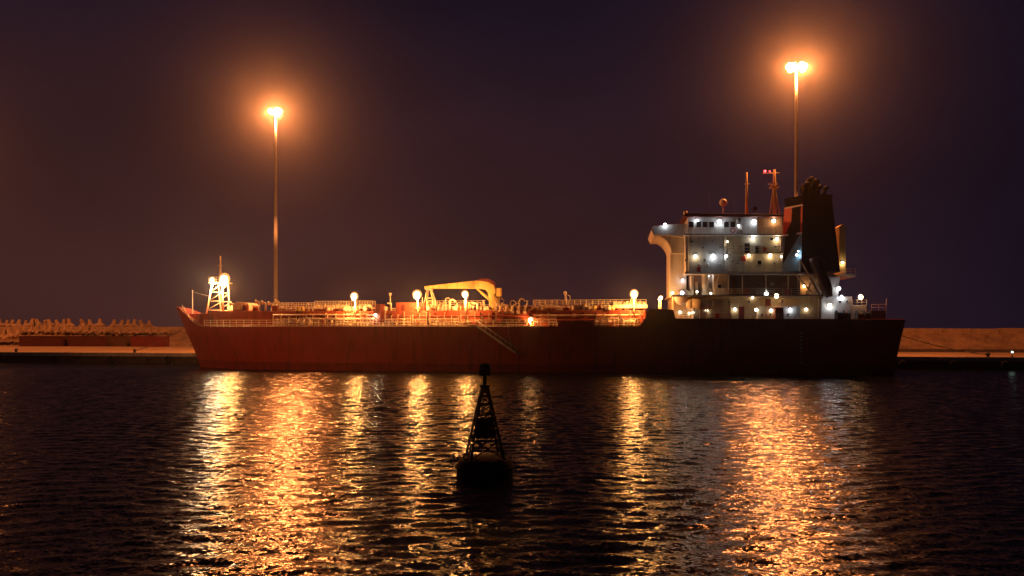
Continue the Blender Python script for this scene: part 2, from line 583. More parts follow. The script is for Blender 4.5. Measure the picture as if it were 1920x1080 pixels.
# low strip at the right-hand mound's foot, coloured dark to stand for shadow
rp = place_berth(MB().add([(58, 47, Z_Q + 0.05), (58, 51, 2.6), (250, 51, 2.6), (250, 47, Z_Q + 0.05), (58, 52, 2.3), (250, 52, 2.3)], [(0, 1, 2, 3), (1, 4, 5, 2)]).build('shadow_strip', 'quayface'))
tag(rp, 'dark strip standing for shadow along the foot of the breakwater behind the stern', kind='structure')


def tetrapod_mesh():
    mb = MB()
    dirs = [Vector((0, 0, 1))] + [Vector((math.cos(a) * 0.943, math.sin(a) * 0.943, -0.333)) for a in (0.4, 0.4 + 2.0944, 0.4 + 4.18879)]
    for d in dirs:
        mb.tube(Vector((0, 0, 0)), d * 1.55, 0.62, 0.36, 9, True, False)
    mb.ball((0, 0, 0), 0.66, 10, 6)
    return mb


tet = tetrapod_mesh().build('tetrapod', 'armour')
used = [False]


def put_tet(p, rz, tilt, sc, label, group):
    if not used[0]:
        o = tet; used[0] = True
    else:
        o = tet.copy(); COL.objects.link(o)
    o.location = p; o.rotation_euler = (tilt[0], tilt[1], rz); o.scale = (sc, sc, sc)
    tag(o, label, 'tetrapod', group)


ORD = ['first', 'second', 'third', 'fourth', 'fifth', 'sixth', 'seventh', 'eighth', 'ninth', 'tenth', 'eleventh', 'twelfth', 'thirteenth']


def row_px(pxs, py_base, D, sc, label, group):
    for i_, px in enumerate(pxs):
        p = at(px, py_base, D(px))
        p.z += 0.52 * sc
        put_tet(p + Vector((rng.uniform(-.15, .15), rng.uniform(-.5, .5), rng.uniform(-.05, .12))), rng.uniform(0, 6.28), (rng.uniform(-.35, .35), rng.uniform(-.35, .35)), sc * rng.uniform(0.84, 1.12), ORD[i_] + ' concrete tetrapod from the left ' + label, group)


def depth_at(t):
    # depth of the line t metres behind the berth line, seen at pixel px
    def f(px):
        kx = (px - 960.0) / F
        # point: X = s*DX - t*DY ; Y = 116.5 + s*DY + t*DX ; X = kx*Y
        s = (kx * (116.5 + t * DX) + t * DY) / (DX - kx * DY)
        return 116.5 + s * DY + t * DX
    return f


D83 = depth_at(85.5); D79 = depth_at(79.5); D75 = depth_at(72.5)
row_px([-14, -2, 10, 22, 34, 47, 60, 72, 84, 95, 107, 119, 131], 613.5, D83, 1.15, 'in the long crest row left of the bow', 'tetrapods in the long crest row')
row_px([156, 171, 189], 613.5, D83, 1.18, 'in the group of three on the crest', 'three tetrapods on the crest')
row_px([212, 225, 239, 253, 266, 280], 614, D83, 1.10, 'in the crest row nearest the ship\'s bow', 'tetrapods nearest the bow')
row_px([-8, 6, 20, 32], 634, D75, 1.25, 'on the slope beside the farthest container', 'tetrapods left of the containers')
row_px([44, 57, 70, 82, 95, 108, 122, 136, 150, 163, 177, 190, 204], 623.5, D79, 0.95, 'on the slope above the dark containers', 'tetrapods above the containers')
row_px([222, 236, 250, 264, 279, 293, 309], 625, D79, 0.85, 'on the slope above the red container', 'tetrapods above the red container')


# containers
def container(px0, px1, t, mat, label):
    D = depth_at(t)
    d = D((px0 + px1) / 2)
    L = (px1 - px0) / F * d
    p = at((px0 + px1) / 2, 648, d)
    root = empty('shipping_container', (p.x, p.y, Z_Q + 0.06), -BERTH)
    H = 2.75; W = 2.44
    n = int(L / 0.28)
    prof = []
    for i in range(n):
        x = -L / 2 + 0.16 + (L - 0.32) * i / n
        w = (L - 0.32) / n
        prof += [(x, 0.0), (x + w * 0.35, 0.0), (x + w * 0.5, 0.05), (x + w * 0.85, 0.05)]
    prof.append((L / 2 - 0.16, 0.0))
    for sgn in (-1, 1):
        mb = MB()
        vs = [(x, sgn * (W / 2 - 0.06 - dp), 0.18) for x, dp in prof] + [(x, sgn * (W / 2 - 0.06 - dp), H - 0.12) for x, dp in prof]
        k = len(prof)
        mb.add(vs, [(i, i + 1, i + 1 + k, i + k) for i in range(k - 1)])
        mb.build('side_panel', mat, root)
    fr = MB()
    for sx in (-1, 1):
        for sy in (-1, 1):
            fr.box(sx * L / 2, sx * (L / 2 - 0.18), sy * W / 2, sy * (W / 2 - 0.16), 0.0, H)
    for sy in (-1, 1):
        fr.box(-L / 2 + 0.18, L / 2 - 0.18, sy * W / 2, sy * (W / 2 - 0.12), 0.02, 0.19)
        fr.box(-L / 2 + 0.18, L / 2 - 0.18, sy * W / 2, sy * (W / 2 - 0.1), H - 0.13, H - 0.01)
    fr.build('frame', mat, root)
    MB().box(-L / 2 + 0.17, L / 2 - 0.17, -W / 2 + 0.11, W / 2 - 0.11, H - 0.1, H - 0.03).build('roof', mat, root)
    for sy in (-1, 1):
        d_ = MB().box(L / 2 - 0.10, L / 2 - 0.05, sy * 0.02, sy * (W / 2 - 0.17), 0.16, H - 0.14).build('door', mat, root)
        MB().tube((L / 2 - 0.01, sy * 0.35, 0.2), (L / 2 - 0.01, sy * 0.35, H - 0.2), 0.025, None, 6).build('lock_rod', 'steel', d_)
    MB().box(-L / 2 + 0.05, -L / 2 + 0.10, -W / 2 + 0.17, W / 2 - 0.17, 0.16, H - 0.14).build('end_panel', mat, root)
    tag(root, label, 'container', 'containers on the quay apron')


container(38, 128, 66, 'contred', 'long dark oxide red container farthest from the ship\'s bow')
container(129.5, 203, 66, 'contred', 'dark maroon container in the middle of the quay row')
container(206, 246, 67.5, 'contbrown', 'short brown container between the dark and the red ones')
container(248, 315, 66, 'contbright', 'bright red ribbed container nearest the ship\'s bow')


# ------------------------------------------------------------------ high mast lights
def high_mast(px, py_lamp, D, base_z, label, heads, power, loc=None, lamp_z=None, racks=((-0.92, 0, 3), (0.92, 0, 4)), lens=0.47):
    if loc is None:
        p = at(px, py_lamp, D)
        x, y, zl = p.x, p.y, p.z
    else:
        x, y = loc; zl = lamp_z
    root = empty('high_mast_light', (x, y, base_z))
    H = zl - base_z
    mb = MB()
    n = 8
    for i in range(n):
        z0 = H * i / n; z1 = H * (i + 1) / n
        r0 = 0.52 - 0.33 * i / n; r1 = 0.52 - 0.33 * (i + 1) / n
        mb.tube((0, 0, z0), (0, 0, z1), r0, r1, 14, True)
    mb.build('pole', 'pole', root)
    MB().box(-1.1, 1.1, -1.1, 1.1, -0.02, 0.5).build('base_block', 'concrete', root, bevel=0.05)
    MB().box(-0.3, 0.3, -0.86, -0.60, 0.8, 2.2).build('service_door', 'steel', root)
    rg = MB()
    for (cx, cz, n_) in racks:
        rg.tube((0, 0, H + cz), (cx, 0, H + cz), 0.08, None, 8)
    rg.tube((0, 0, H - 0.6), (0, 0, H + 1.0), 0.14, 0.05, 8)
    torus(rg, (0, 0, H - 0.55), 0.75, 0.06, 'z', 18, 6)
    for q in range(4):
        rg.tube((0, 0, H - 0.55), (0.75 * math.cos(q * 1.5708), 0.75 * math.sin(q * 1.5708), H - 0.55), 0.04, None, 6)
    rg.build('crown_frame', 'steel', root)
    for (cx, cz, n_) in racks:
        for q in range(n_):
            an_ = 2 * math.pi * (q + 0.25) / n_
            rr = 0.0 if n_ == 1 else lens * 0.80
            for sy in (-1, 1):
                c_ = Vector((cx + rr * math.cos(an_), sy * 0.42, H + cz + rr * math.sin(an_)))
                h = MB().tube(c_ + Vector((0, -sy * 0.32, 0.16)), c_, lens * 0.55, lens, 14).build('floodlight', 'steel', root)
                MB().ball(c_ + Vector((0, sy * 0.0, 0)), lens * 1.12, 16, 8, (1, 0.2, 1)).build('halo_disc', 'g_halo', h)  # glowing disc that stands for the halo round the lens
                MB().ball(c_ + Vector((0, sy * 0.12, 0)), lens * 0.80, 14, 8, (1, 0.35, 1)).build('lens', 'g_sodium', h)
    # the lamps' light: one source under each side of the crown
    tot = sum(r_[2] for r_ in racks)
    for (cx, cz, n_) in racks:
        lamp_light((cx * 1.5, -1.25, H + cz - 0.5), power * n_ / tot, SODIUM, 0.40, root)
    return tag(root, label, 'light mast', 'high mast lights around the berth')


high_mast(517, 210, 155, Z_Q + 0.06, 'tall floodlight mast standing behind the tanker\'s fore deck', 8, POW_MAST, racks=((-0.95, 0.05, 1), (0.50, 0, 4)))
high_mast(1493, 126, 131.5, Z_Q + 0.06, 'tall floodlight mast standing behind the tanker\'s funnel', 8, POW_MAST * 0.88)
# next mast of the row, just out of the picture: its halo shows at the photo's left edge
high_mast(0, 0, 0, Z_Q + 0.06, 'tall floodlight mast on the quay, glowing beyond the photo\'s left edge', 8, POW_MAST * 0.65, loc=(-148, 178.5), lamp_z=52.0)
jet = MB().box(-124, -74, 50, 101, -2.2, 1.9).build('jetty', 'quayface')
tag(jet, 'low concrete jetty under the near floodlight mast', kind='structure')
MB().box(-124.2, -73.8, 49.8, 101.2, 1.904, 2.15).build('deck_slab', 'concrete', jet, bevel=0.05)
# the berth floodlight at the jetty's end, aimed at the ship's fore body: it is what lights the near side of the hull
bf = high_mast(0, 0, 0, 2.15, 'floodlight mast at the jetty end aimed at the tanker\'s bow', 4, 0.0, loc=(-78, 58), lamp_z=28.0)
for ch in [c for c in bf.children if c.type == 'LIGHT']:
    bpy.data.objects.remove(ch)
sl = bpy.data.lights.new('lamp_light', 'SPOT')
sl.energy = POW_BERTH_FLOOD; sl.color = SODIUM; sl.shadow_soft_size = 0.5; sl.spot_size = R(74); sl.spot_blend = 1.0
so = bpy.data.objects.new('lamp_light', sl); COL.objects.link(so); so.parent = bf
so.location = (0.9, 1.2, 25.5)
so.rotation_euler = (Vector((-46, 121, 4)) - Vector((-78, 58, 28))).to_track_quat('-Z', 'Y').to_euler()

# ------------------------------------------------------------------ the tanker
ship = empty('tanker', (0, 116.5, 0), -BERTH)
tag(ship, 'long red tanker moored at the quay with lit deck and white accommodation block', 'ship')
BEAM = 17.0
CL = BEAM / 2


def P(px, py, v=0.0):
    """ship coordinates (u aft, v to starboard, z up) of what the photo shows at px, py, v metres in from the near side"""
    kx = (px - 960.0) / F
    u = (kx * (116.5 + v * DX) + v * DY) / (DX - kx * DY)
    Y = 116.5 + u * DY + v * DX
    return Vector((u, v, CAM_H + (HORIZON - py) / F * Y))


def U(px, v=0.0):
    return P(px, 614, v).x


def Zp(px, py, v=0.0):
    return P(px, py, v).z


Z_DECK = 7.05
Z_POOP = 7.75
U_TIP = -61.8
U_STERN = U(1697, 1.5)
# sheer line: (u, z)
sheer = [(U_TIP, 10.75), (-60.2, 10.45), (-59.0, 9.75), (-58.0, 8.95), (-57.0, 8.25), (-55.8, 7.65), (-54.2, 7.25), (-51, 7.18), (-45, 7.17)]
for u_ in range(-40, 6, 5):
    sheer.append((float(u_), 7.17))
sheer += [(U(1045), 7.17), (U(1056), 7.95), (U(1106), 7.95), (U(1114), 7.17), (U(1160), 7.17), (U(1198), 7.17), (U(1209), 8.35), (U(1218), 9.85),
          (U(1240), 9.80), (U(1262), 9.70), (U(1267), 8.36), (U(1330), 8.33), (U(1400), 8.3), (U(1470), 8.28), (U(1530), 8.26), (U(1570), 8.25), (U(1610), 8.24), (U(1650), 8.22), (U(1675), 8.21), (U_STERN, 8.2)]


def sheer_z(u):
    for (a, za), (b, zb) in zip(sheer[:-1], sheer[1:]):
        if a <= u <= b:
            return za + (zb - za) * (u - a) / max(1e-6, b - a)
    return sheer[-1][1]


def half(u, z):
    """half breadth of the hull"""
    g = min(1.0, max(0.0, z / 10.0))
    stem = -57.2 + (U_TIP + 57.2) * g ** 1.15
    L = 27.0 - 8.0 * g
    x = (u - stem) / L
    b = CL if x >= 1 else (CL * (1 - (1 - max(0, x)) ** 2.3) if x > 0 else 0.0)
    # run aft
    us = 41.0 + 6.0 * g
    if u > us:
        w = (u - us) / (U_STERN - us)
        b = min(b, CL - (CL - (5.0 + 2.6 * g)) * w ** 2.0)
    return max(b, 0.03)


zl = [-2.0, -0.8, 0.0, 0.5, 1.0, 1.55, 2.4, 3.4, 4.4, 5.4, 6.3, 6.9]
nst = len(sheer)


def hull_shell(levels_of, name, mat, parent, thick):
    mb = MB()
    for sgn in (-1, 1):
        vs = []; nlev = None
        for (u0, zt) in sheer:
            lv = levels_of(zt)
            nlev = len(lv)
            for z in lv:
                g = min(1.0, max(0.0, z / 10.0))
                # push each station on to the raked stem and the raked stern
                f = (u0 - U_TIP) / (U_STERN - U_TIP)
                stem = -57.2 + (U_TIP + 57.2) * g ** 1.15
                sternu = U_STERN - (1 - min(1, max(0, z) / 8.0)) * 1.1 - (0.5 if z < 0 else 0)
                wb = max(0, 1 - (u0 - U_TIP) / 14.0); ws = max(0, 1 - (U_STERN - u0) / 14.0)
                u = u0 + (stem - U_TIP) * wb + (sternu - U_STERN) * ws
                vs.append((u, CL + sgn * half(u, z), z))
        fs = []
        for i in range(nst - 1):
            for j in range(nlev - 1):
                fs.append((i * nlev + j, (i + 1) * nlev + j, (i + 1) * nlev + j + 1, i * nlev + j + 1))
        mb.add(vs, fs, True)
        last = [vs[(nst - 1) * nlev + j] for j in range(nlev)]
        if sgn == -1:
            tr_l = last
        else:
            tr_r = last
    mb.add(tr_l + tr_r, [(j, nlev + j, nlev + j + 1, j + 1) for j in range(nlev - 1)])
    o = mb.build(name, mat, parent)
    if thick:
        sd = o.modifiers.new('plate', 'SOLIDIFY'); sd.thickness = thick; sd.offset = -1
    es = o.modifiers.new('split', 'EDGE_SPLIT'); es.split_angle = R(38)
    return o


hull = hull_shell(lambda zt: [1.3, 1.9, 2.8, 3.8, 4.8, 5.8, 6.5, 7.0, zt - 0.06, zt], 'hull', 'hull', ship, 0.10)
hull_shell(lambda zt: [-2.2, -1.0, 0.0, 0.5, 1.0, 1.3], 'boot_topping', 'boot', hull, 0.0)


def deck_sheet(u0, u1, z, name, mat, n=30):
    mb = MB(); vs = []
    for i in range(n + 1):
        u = u0 + (u1 - u0) * i / n
        b = max(0.02, half(u, z) - 0.13)
        vs += [(u, CL - b, z), (u, CL + b, z)]
    mb.add(vs, [(2 * i, 2 * i + 1, 2 * i + 3, 2 * i + 2) for i in range(n)])
    return mb.build(name, mat, ship)


deck_sheet(-59.6, U(1205), Z_DECK, 'main_deck', 'deckred', 60)
deck_sheet(U(1205), U_STERN - 0.3, Z_POOP, 'poop_deck', 'deckred', 30)
MB().box(U(1205) - 0.05, U(1205) + 0.05, 0.2, BEAM - 0.2, Z_DECK, Z_POOP).build('deck_step', 'deckred', ship)

# rubbing strake and a few plating seams on the near side
st = MB()
for u0 in range(-30, 42, 9):
    st.box(u0, u0 + 0.05, -0.012, 0.02, 1.4, 7.0)
st.build('plating_seam', 'hull', hull)
# sheer edge rail bar
eb = MB(); pts = []
for (u, z) in sheer[1:]:
    if u < U(1045):
        pts.append((u, CL - half(u, z) + 0.02, z + 0.03))
for a, b in zip(pts[:-1], pts[1:]):
    eb.tube(a, b, 0.07, None, 6)
eb.build('bulwark_cap', 'pipe', hull)
# draught marks
dm = MB()
for i in range(9):
    dm.box(U(1500), U(1500) + 0.25, -0.02, 0.01, 1.7 + i * 0.55, 1.85 + i * 0.55)
dm.build('draught_marks', 'stripe', hull)

def railing(name, pts, h=1.05, step=1.5, rails=3, r=0.028, mat='cream', parent=None):
    mb = MB()
    for a, b in zip(pts[:-1], pts[1:]):
        a = Vector(a); b = Vector(b); L = (b - a).length
        n = max(1, int(round(L / step)))
        for i in range(n + 1):
            p = a.lerp(b, i / n)
            mb.tube(p, p + Vector((0, 0, h)), r * 1.3, None, 5, True)
        for k in range(rails):
            dz = Vector((0, 0, h * (k + 1) / rails))
            mb.tube(a + dz, b + dz, r, None, 5, True)
    return mb.build(name, mat, parent or ship)


# port and starboard deck-edge railings
railing('railing', [(-52, 0.9, Z_DECK), (-46, 0.35, Z_DECK), (-38, 0.22, Z_DECK), (U(1043), 0.22, Z_DECK)], 1.15, 1.25, 3, 0.035)
railing('railing', [(U(1116), 0.22, Z_DECK), (U(1196), 0.22, Z_DECK)], 1.15, 1.25, 3, 0.035)
railing('railing', [(-52, BEAM - 0.9, Z_DECK), (-46, BEAM - 0.35, Z_DECK), (-38, BEAM - 0.22, Z_DECK), (U(1196), BEAM - 0.22, Z_DECK)], 1.15, 1.6, 3, 0.035)

# ---- forecastle
V1 = 2.6
fz = Zp(430, 583, 4)
MB().prism_y([(U(398, 4), Z_DECK), (U(392, 4), fz - 0.2), (U(396, 4), fz), (U(505, 4), fz - 0.05), (U(512, 4), Z_DECK)], 4.0, BEAM - 4.0).build('forecastle_house', 'deckred', ship, bevel=0.05)
MB().prism_z([(U(352, CL), CL - 0.5), (U(372, 4), 4.3), (U(393, 3.4), 3.4), (U(393, 3.4), BEAM - 3.4), (U(372, 4), BEAM - 4.3), (U(352, CL), CL + 0.5)], Z_DECK, Zp(380, 588, 5)).build('forecastle_platform', 'deckred', ship, bevel=0.05)
# windlasses
for px, v in ((452, 5.6), (472, 10.5), (440, 11.0)):
    c = P(px, 580, v); z0 = fz
    wl = MB().tube((c.x, v - 1.1, z0 + 0.75), (c.x, v + 1.1, z0 + 0.75), 0.55, None, 14)
    for dv in (-1.15, 0.0, 1.15):
        wl.tube((c.x, v + dv - 0.07, z0 + 0.75), (c.x, v + dv + 0.07, z0 + 0.75), 0.82, None, 16)
    w = wl.build('windlass', 'pipe', ship)
    MB().box(c.x - 0.7, c.x + 0.7, v - 1.3, v + 1.3, z0 - 0.02, z0 + 0.22).box(c.x + 0.5, c.x + 1.2, v - 0.4, v + 0.4, z0 + 0.2, z0 + 1.0).build('windlass_bed', 'deckred', w)
# cowl vents on the forecastle
for px, v in ((438, 4.8), (486, 5.0), (498, 4.6), (510, 7.0), (523, 5.2)):
    c = P(px, 580, v); z0 = fz if px < 505 else Z_DECK
    zt = Zp(px, 568 + rng.uniform(-3, 3), v)
    mb = MB().tube((c.x, v, z0), (c.x, v, zt - 0.3), 0.16, None, 8).poly([(c.x, v, zt - 0.3), (c.x - 0.1, v, zt - 0.05), (c.x - 0.45, v, zt)], 0.18, 8)
    mb.tube((c.x - 0.40, v, zt), (c.x - 0.62, v, zt), 0.2, 0.40, 10)
    mb.build('cowl_vent', 'cream', ship)
# bow rail and jackstaff
rp_ = []
for u in (-59.8, -59, -58, -57, -56, -55):
    rp_.append((u, CL - half(u, 9.5) + 0.25, sheer_z(u)))
railing('bow_railing', rp_, 0.75, 0.9, 2, 0.03, 'pipe')
c = P(361, 545, CL)
MB().tube((c.x, CL, Z_DECK), (c.x, CL, c.z), 0.10, 0.06, 8).tube((c.x, CL, c.z - 0.2), (U(395, CL), CL, Zp(395, 556, CL)), 0.02, None, 5).ball((c.x, CL, c.z), 0.12).build('jackstaff', 'cream', ship)
# foremast: light tower
fm_z = Zp(413, 531, CL)
fm = MB()
legs = [(396, -2.0), (405, 2.0), (430, -2.0), (421, 2.0)]
for px, dv in legs:
    b = (U(px, CL), CL + dv, Z_DECK + 1.2); t_ = (U(404 if px < 413 else 422, CL), CL + dv * 0.5, fm_z)
    fm.tube(b, t_, 0.17, 0.13, 8)
for k_ in range(4):
    za = Z_DECK + 1.4 + k_ * (fm_z - Z_DECK - 1.5) / 4
    zb = za + (fm_z - Z_DECK - 1.5) / 4
    f0 = k_ / 4; f1 = (k_ + 1) / 4
    xl0 = U(396, CL) * (1 - f0) + U(404, CL) * f0; xr0 = U(430, CL) * (1 - f0) + U(422, CL) * f0
    xl1 = U(396, CL) * (1 - f1) + U(404, CL) * f1; xr1 = U(430, CL) * (1 - f1) + U(422, CL) * f1
    for dv in (-2, 2):
        fm.tube((xl0, CL + dv * (1 - f0 / 2), za), (xr1, CL + dv * (1 - f1 / 2), zb), 0.07, None, 6)
        fm.tube((xl1, CL + dv * (1 - f1 / 2), zb), (xr1, CL + dv * (1 - f1 / 2), zb), 0.07, None, 6)
fmo = fm.build('foremast', 'cream', ship)
MB().box(U(399, CL), U(428, CL), CL - 1.5, CL + 1.5, fm_z, fm_z + 0.12).build('mast_platform', 'cream', fmo)
MB().tube((U(413, CL), CL, fm_z + 0.1), (U(413, CL), CL, Zp(413, 480, CL)), 0.22, 0.13, 10).tube((U(409, CL), CL, Zp(413, 498, CL)), (U(417, CL), CL, Zp(413, 498, CL)), 0.07, None, 6).build('topmast', 'cream', fmo)
railing('mast_railing', [(U(399, CL), CL - 1.4, fm_z + 0.12), (U(428, CL), CL - 1.4, fm_z + 0.12)], 0.9, 0.7, 2, 0.03, 'cream', fmo)


# ---- floodlight on a post
def deck_lamp(px, py, v, base_z, power, color, lens_mat, size=0.36, post=True, rad=0.25, lean=0.5):
    c = P(px, py, v)
    if post:
        mb = MB().tube((c.x, v + lean, base_z), (c.x, v + lean, c.z + 0.25), 0.13, 0.09, 8)
        mb.tube((c.x, v + lean, c.z + 0.22), (c.x, v + 0.1, c.z + 0.22), 0.06, None, 6)
        po = mb.build('lamp_post', 'pipe', ship)
    else:
        po = MB().tube((c.x, v + lean, c.z + 0.2), (c.x, v, c.z + 0.2), 0.05, None, 6).build('lamp_bracket', 'pipe', ship)
    s = size * 1.1
    MB().tube((c.x, v + s * 0.9, c.z + s * 0.35), (c.x, v, c.z), s * 0.55, s * 1.02, 14).build('lamp_housing', 'steel', po)
    if size > 0.3:
        MB().ball((c.x, v - s * 0.02, c.z), s * 1.22, 18, 8, (1.0, 0.18, 1.0)).build('halo_disc', 'g_halo', po)  # lamp halo modelled as a glowing disc
        MB().ball((c.x, v - s * 0.20, c.z), s * 0.74, 14, 8, (1.0, 0.4, 1.0)).build('lens', lens_mat, po)
    else:
        MB().ball((c.x, v - s * 0.05, c.z), s * 0.95, 14, 8, (1.0, 0.4, 1.0)).build('lens', lens_mat, po)
    lamp_light((c.x, v - s * 0.15, c.z - s * 1.05 - rad), power, color, rad, po)
    return po


V_T = 2.3                                    # near side of the trunk deck
Z_T = Zp(700, 583, V_T)                      # its top

# ---- trunk deck: raised cargo trunk in five lengths with expansion gaps
tr_px = [(508, 556), (560, 700), (706, 800), (804, 990), (996, 1210)]
tr_mat = ['deckred', 'deckred', 'deckred', 'deckred', 'deckred']
for (a, b), mt in zip(tr_px, tr_mat):
    t_ = MB().prism_y([(U(a, V_T), Z_DECK), (U(b, V_T), Z_DECK), (U(b, V_T), Z_T), (U(a, V_T), Z_T)], V_T, BEAM - V_T).build('cargo_trunk', mt, ship, bevel=0.06)
    rb = MB()
    u = U(a, V_T) + 0.8
    while u < U(b, V_T) - 0.5:
        rb.box(u, u + 0.08, V_T - 0.22, V_T - 0.003, Z_DECK + 0.02, Z_T - 0.25)
        u += 1.9
    rb.build('stiffener', mt, t_)
# taller hatch house amidships forward of the crane
hh = MB().box(U(742, 3.2), U(796, 3.2), 3.2, 12, Z_T, Zp(760, 567, 3.2)).build('hatch_house', 'deckred', ship, bevel=0.06)
MB().box(U(752, 3.2), U(759, 3.2), 3.16, 3.197, Z_T + 0.05, Zp(755, 571, 3.2)).build('door', 'maroon', hh)
MB().tube((U(780, 3.1), 3.1, Z_T + 0.4), (U(789, 3.1), 3.1, Z_T + 0.35), 0.28, None, 10).build('locker', 'pipe', hh)
MB().box(U(706, 2), U(716, 2), 1.4, 4, Z_DECK, Zp(711, 570, 2)).build('deck_locker', 'maroon', ship, bevel=0.05)

# ---- long cargo pipes on the trunk and along its near side
def long_pipe(px0, px1, z, v, r, mat='pipe'):
    a = U(px0, v); b = U(px1, v)
    mb = MB().tube((a, v, z), (b, v, z), r, None, 10)
    u = a + 1.5
    while u < b:
        mb.tube((u - 0.06, v, z), (u + 0.06, v, z), r * 1.55, None, 10)
        u += rng.uniform(4.5, 7.0)
    po = mb.build('cargo_pipe', mat, ship)
    sp = None; u = a + 0.8
    while u < b:
        if sp is None:
            sp = MB().box(-0.05, 0.05, v - r, v + r, z - r - 0.35, z - r * 0.6).build('pipe_saddle', 'deckred', po)
            o = sp
        else:
            o = sp.copy(); COL.objects.link(o); o.parent = po
        o.location = (u, 0, 0)
        u += 3.1


for px0, px1, py, v, r, mt in ((512, 700, 590, 1.75, 0.16, 'pipe'), (560, 702, 597, 1.5, 0.13, 'cream'), (720, 1000, 593, 1.75, 0.16, 'deckred'), (1000, 1205, 592, 1.7, 0.17, 'pipe'),
                               (1000, 1200, 600, 1.45, 0.12, 'deckred')):
    long_pipe(px0, px1, Zp(800, py, v), v, r, mt)
for px0, px1, v, r, dz in ((520, 735, 4.4, 0.20, 0.42), (520, 735, 5.3, 0.20, 0.45), (800, 1205, 4.6, 0.20, 0.42), (800, 1205, 5.5, 0.24, 0.46), (520, 1205, 11.2, 0.24, 0.46)):
    long_pipe(px0, px1, Z_T + dz, v, r, 'pipe')

# ---- catwalk with bright rails
def catwalk(px0, px1, v0, v1, z, name='catwalk'):
    a = U(px0, v0); b = U(px1, v0)
    mb = MB().box(a, b, v0, v1, z, z + 0.14)
    u = a + 0.3
    while u < b:
        for v in (v0 + 0.12, v1 - 0.12):
            mb.box(u - 0.07, u + 0.07, v - 0.07, v + 0.07, Z_T + 0.001, z)
        u += 2.4
    cw_ = mb.build(name, 'cream', ship)
    for v in (v0 + 0.05, v1 - 0.05):
        railing('catwalk_railing', [(a, v, z + 0.14), (b, v, z + 0.14)], 0.95, 0.95, 3, 0.04, 'cream', cw_)


Z_C = Zp(650, 576.5, 6.4)
catwalk(590, 699, 6.4, 7.8, Z_C)
catwalk(512, 588, 6.6, 8.0, Z_C - 0.25)
catwalk(800, 905, 7.0, 8.4, Z_C)
catwalk(1000, 1212, 6.4, 7.8, Z_C)
# storage boxes / pipe bundles lying on the trunk: the long cream screens of the photo
for a, b, v, y0, y1 in ((588, 655, 5.9, 581, 570), (672, 698, 5.9, 581, 570), (1150, 1214, 5.6, 583, 565), (1120, 1148, 5.9, 582, 573), (1010, 1050, 5.9, 581, 571), (1068, 1110, 5.9, 581, 573)):
    mb = MB(); ua, ub = U(a, v), U(b, v); za, zb = Z_T + 0.02, Zp((a + b) / 2, y1, v)
    n = max(3, int((ub - ua) / 0.75))
    for i in range(n):
        x0 = ua + (ub - ua) * i / n
        mb.box(x0, x0 + (ub - ua) / n - rng.uniform(0.06, 0.22), v, v + 0.35, za, zb - rng.uniform(0, 0.18))
    mb.build('spray_screen', 'cream', ship, bevel=0.02)

# ---- vent posts and risers
def vent_post(px, py_top, v, z0, r=0.09, mat='cream', hat=True):
    c = P(px, py_top, v)
    mb = MB().tube((c.x, v, z0), (c.x, v, c.z), r, r * 0.8, 8)
    if hat:
        mb.tube((c.x, v, c.z - 0.12), (c.x, v, c.z + 0.25), r * 1.5, r * 2.4, 10).ball((c.x, v, c.z + 0.25), r * 2.4, 10, 4, (1, 1, 0.4))
    mb.build('vent_post', mat, ship)


vent_post(732, 553, 4.0, Z_T, 0.10)
c = P(1062, 549, 4.2)
MB().tube((c.x, 4.2, Z_T), (c.x - 0.15, 4.2, c.z), 0.20, 0.15, 10).ball((c.x - 0.2, 4.2, c.z), 0.28).poly([(c.x + 0.1, 4.2, c.z - 1.6), (c.x + 0.6, 4.2, c.z - 1.1), (c.x + 0.55, 4.2, c.z - 0.5), (c.x + 0.1, 4.2, c.z - 0.3)], 0.06).build('vent_riser', 'cream', ship)
for px, py in ((528, 571), (541, 573), (553, 570), (578, 572), (1003, 566), (1020, 571), (1034, 568), (1083, 569), (1096, 573), (1128, 569), (1140, 566), (1163, 571), (1176, 569)):
    vent_post(px, py, 3.2 + rng.uniform(0, 0.6), Z_T, rng.uniform(0.06, 0.11), rng.choice(['cream', 'pipe', 'cream']), rng.random() < 0.6)

# ---- manifold: rows of risers with flanges and hand wheels amidships
px = 802
while px < 992:
    v = rng.uniform(2.6, 3.6)
    top = rng.uniform(563, 578)
    c = P(px, top, v)
    r = rng.uniform(0.07, 0.15)
    mb = MB().tube((c.x, v, Z_T), (c.x, v, c.z), r, None, 8).tube((c.x, v, c.z - 0.05), (c.x, v, c.z + 0.06), r * 2, None, 10)
    if rng.random() < 0.45:
        torus(mb, (c.x, v - 0.3, c.z - 0.5), 0.26, 0.035, 'y', 12, 5)
        mb.tube((c.x, v, c.z - 0.5), (c.x, v - 0.3, c.z - 0.5), 0.03, None, 5)
    if rng.random() < 0.4:
        mb.poly([(c.x, v, c.z), (c.x + 0.1, v, c.z + 0.35), (c.x + 0.5, v + 0.1, c.z + 0.45), (c.x + 0.9, v + 0.2, c.z)], r * 0.8, 7)
    mb.build('manifold_riser', rng.choice(['cream', 'pipe', 'cream', 'yellow']), ship)
    px += rng.uniform(5.5, 8.5)
# manifold crossover pipes reaching the ship's side with blank flanges
for px in (938, 949, 960, 972, 984):
    u = U(px, 1.0)
    mb = MB().poly([(u, 6.0, Z_T + 0.65), (u, 1.6, Z_T + 0.65), (u, 0.75, Z_T - 0.3)], 0.17, 10).tube((u, 0.80, Z_T - 0.25), (u, 0.68, Z_T - 0.38), 0.3, None, 12)
    mb.build('manifold_pipe', rng.choice(['pipe', 'cream']), ship)
MB().box(U(934, .6), U(988, .6), 0.5, 2.2, Z_DECK + 0.35, Z_DECK + 0.75).build('drip_tray', 'deckred', ship)

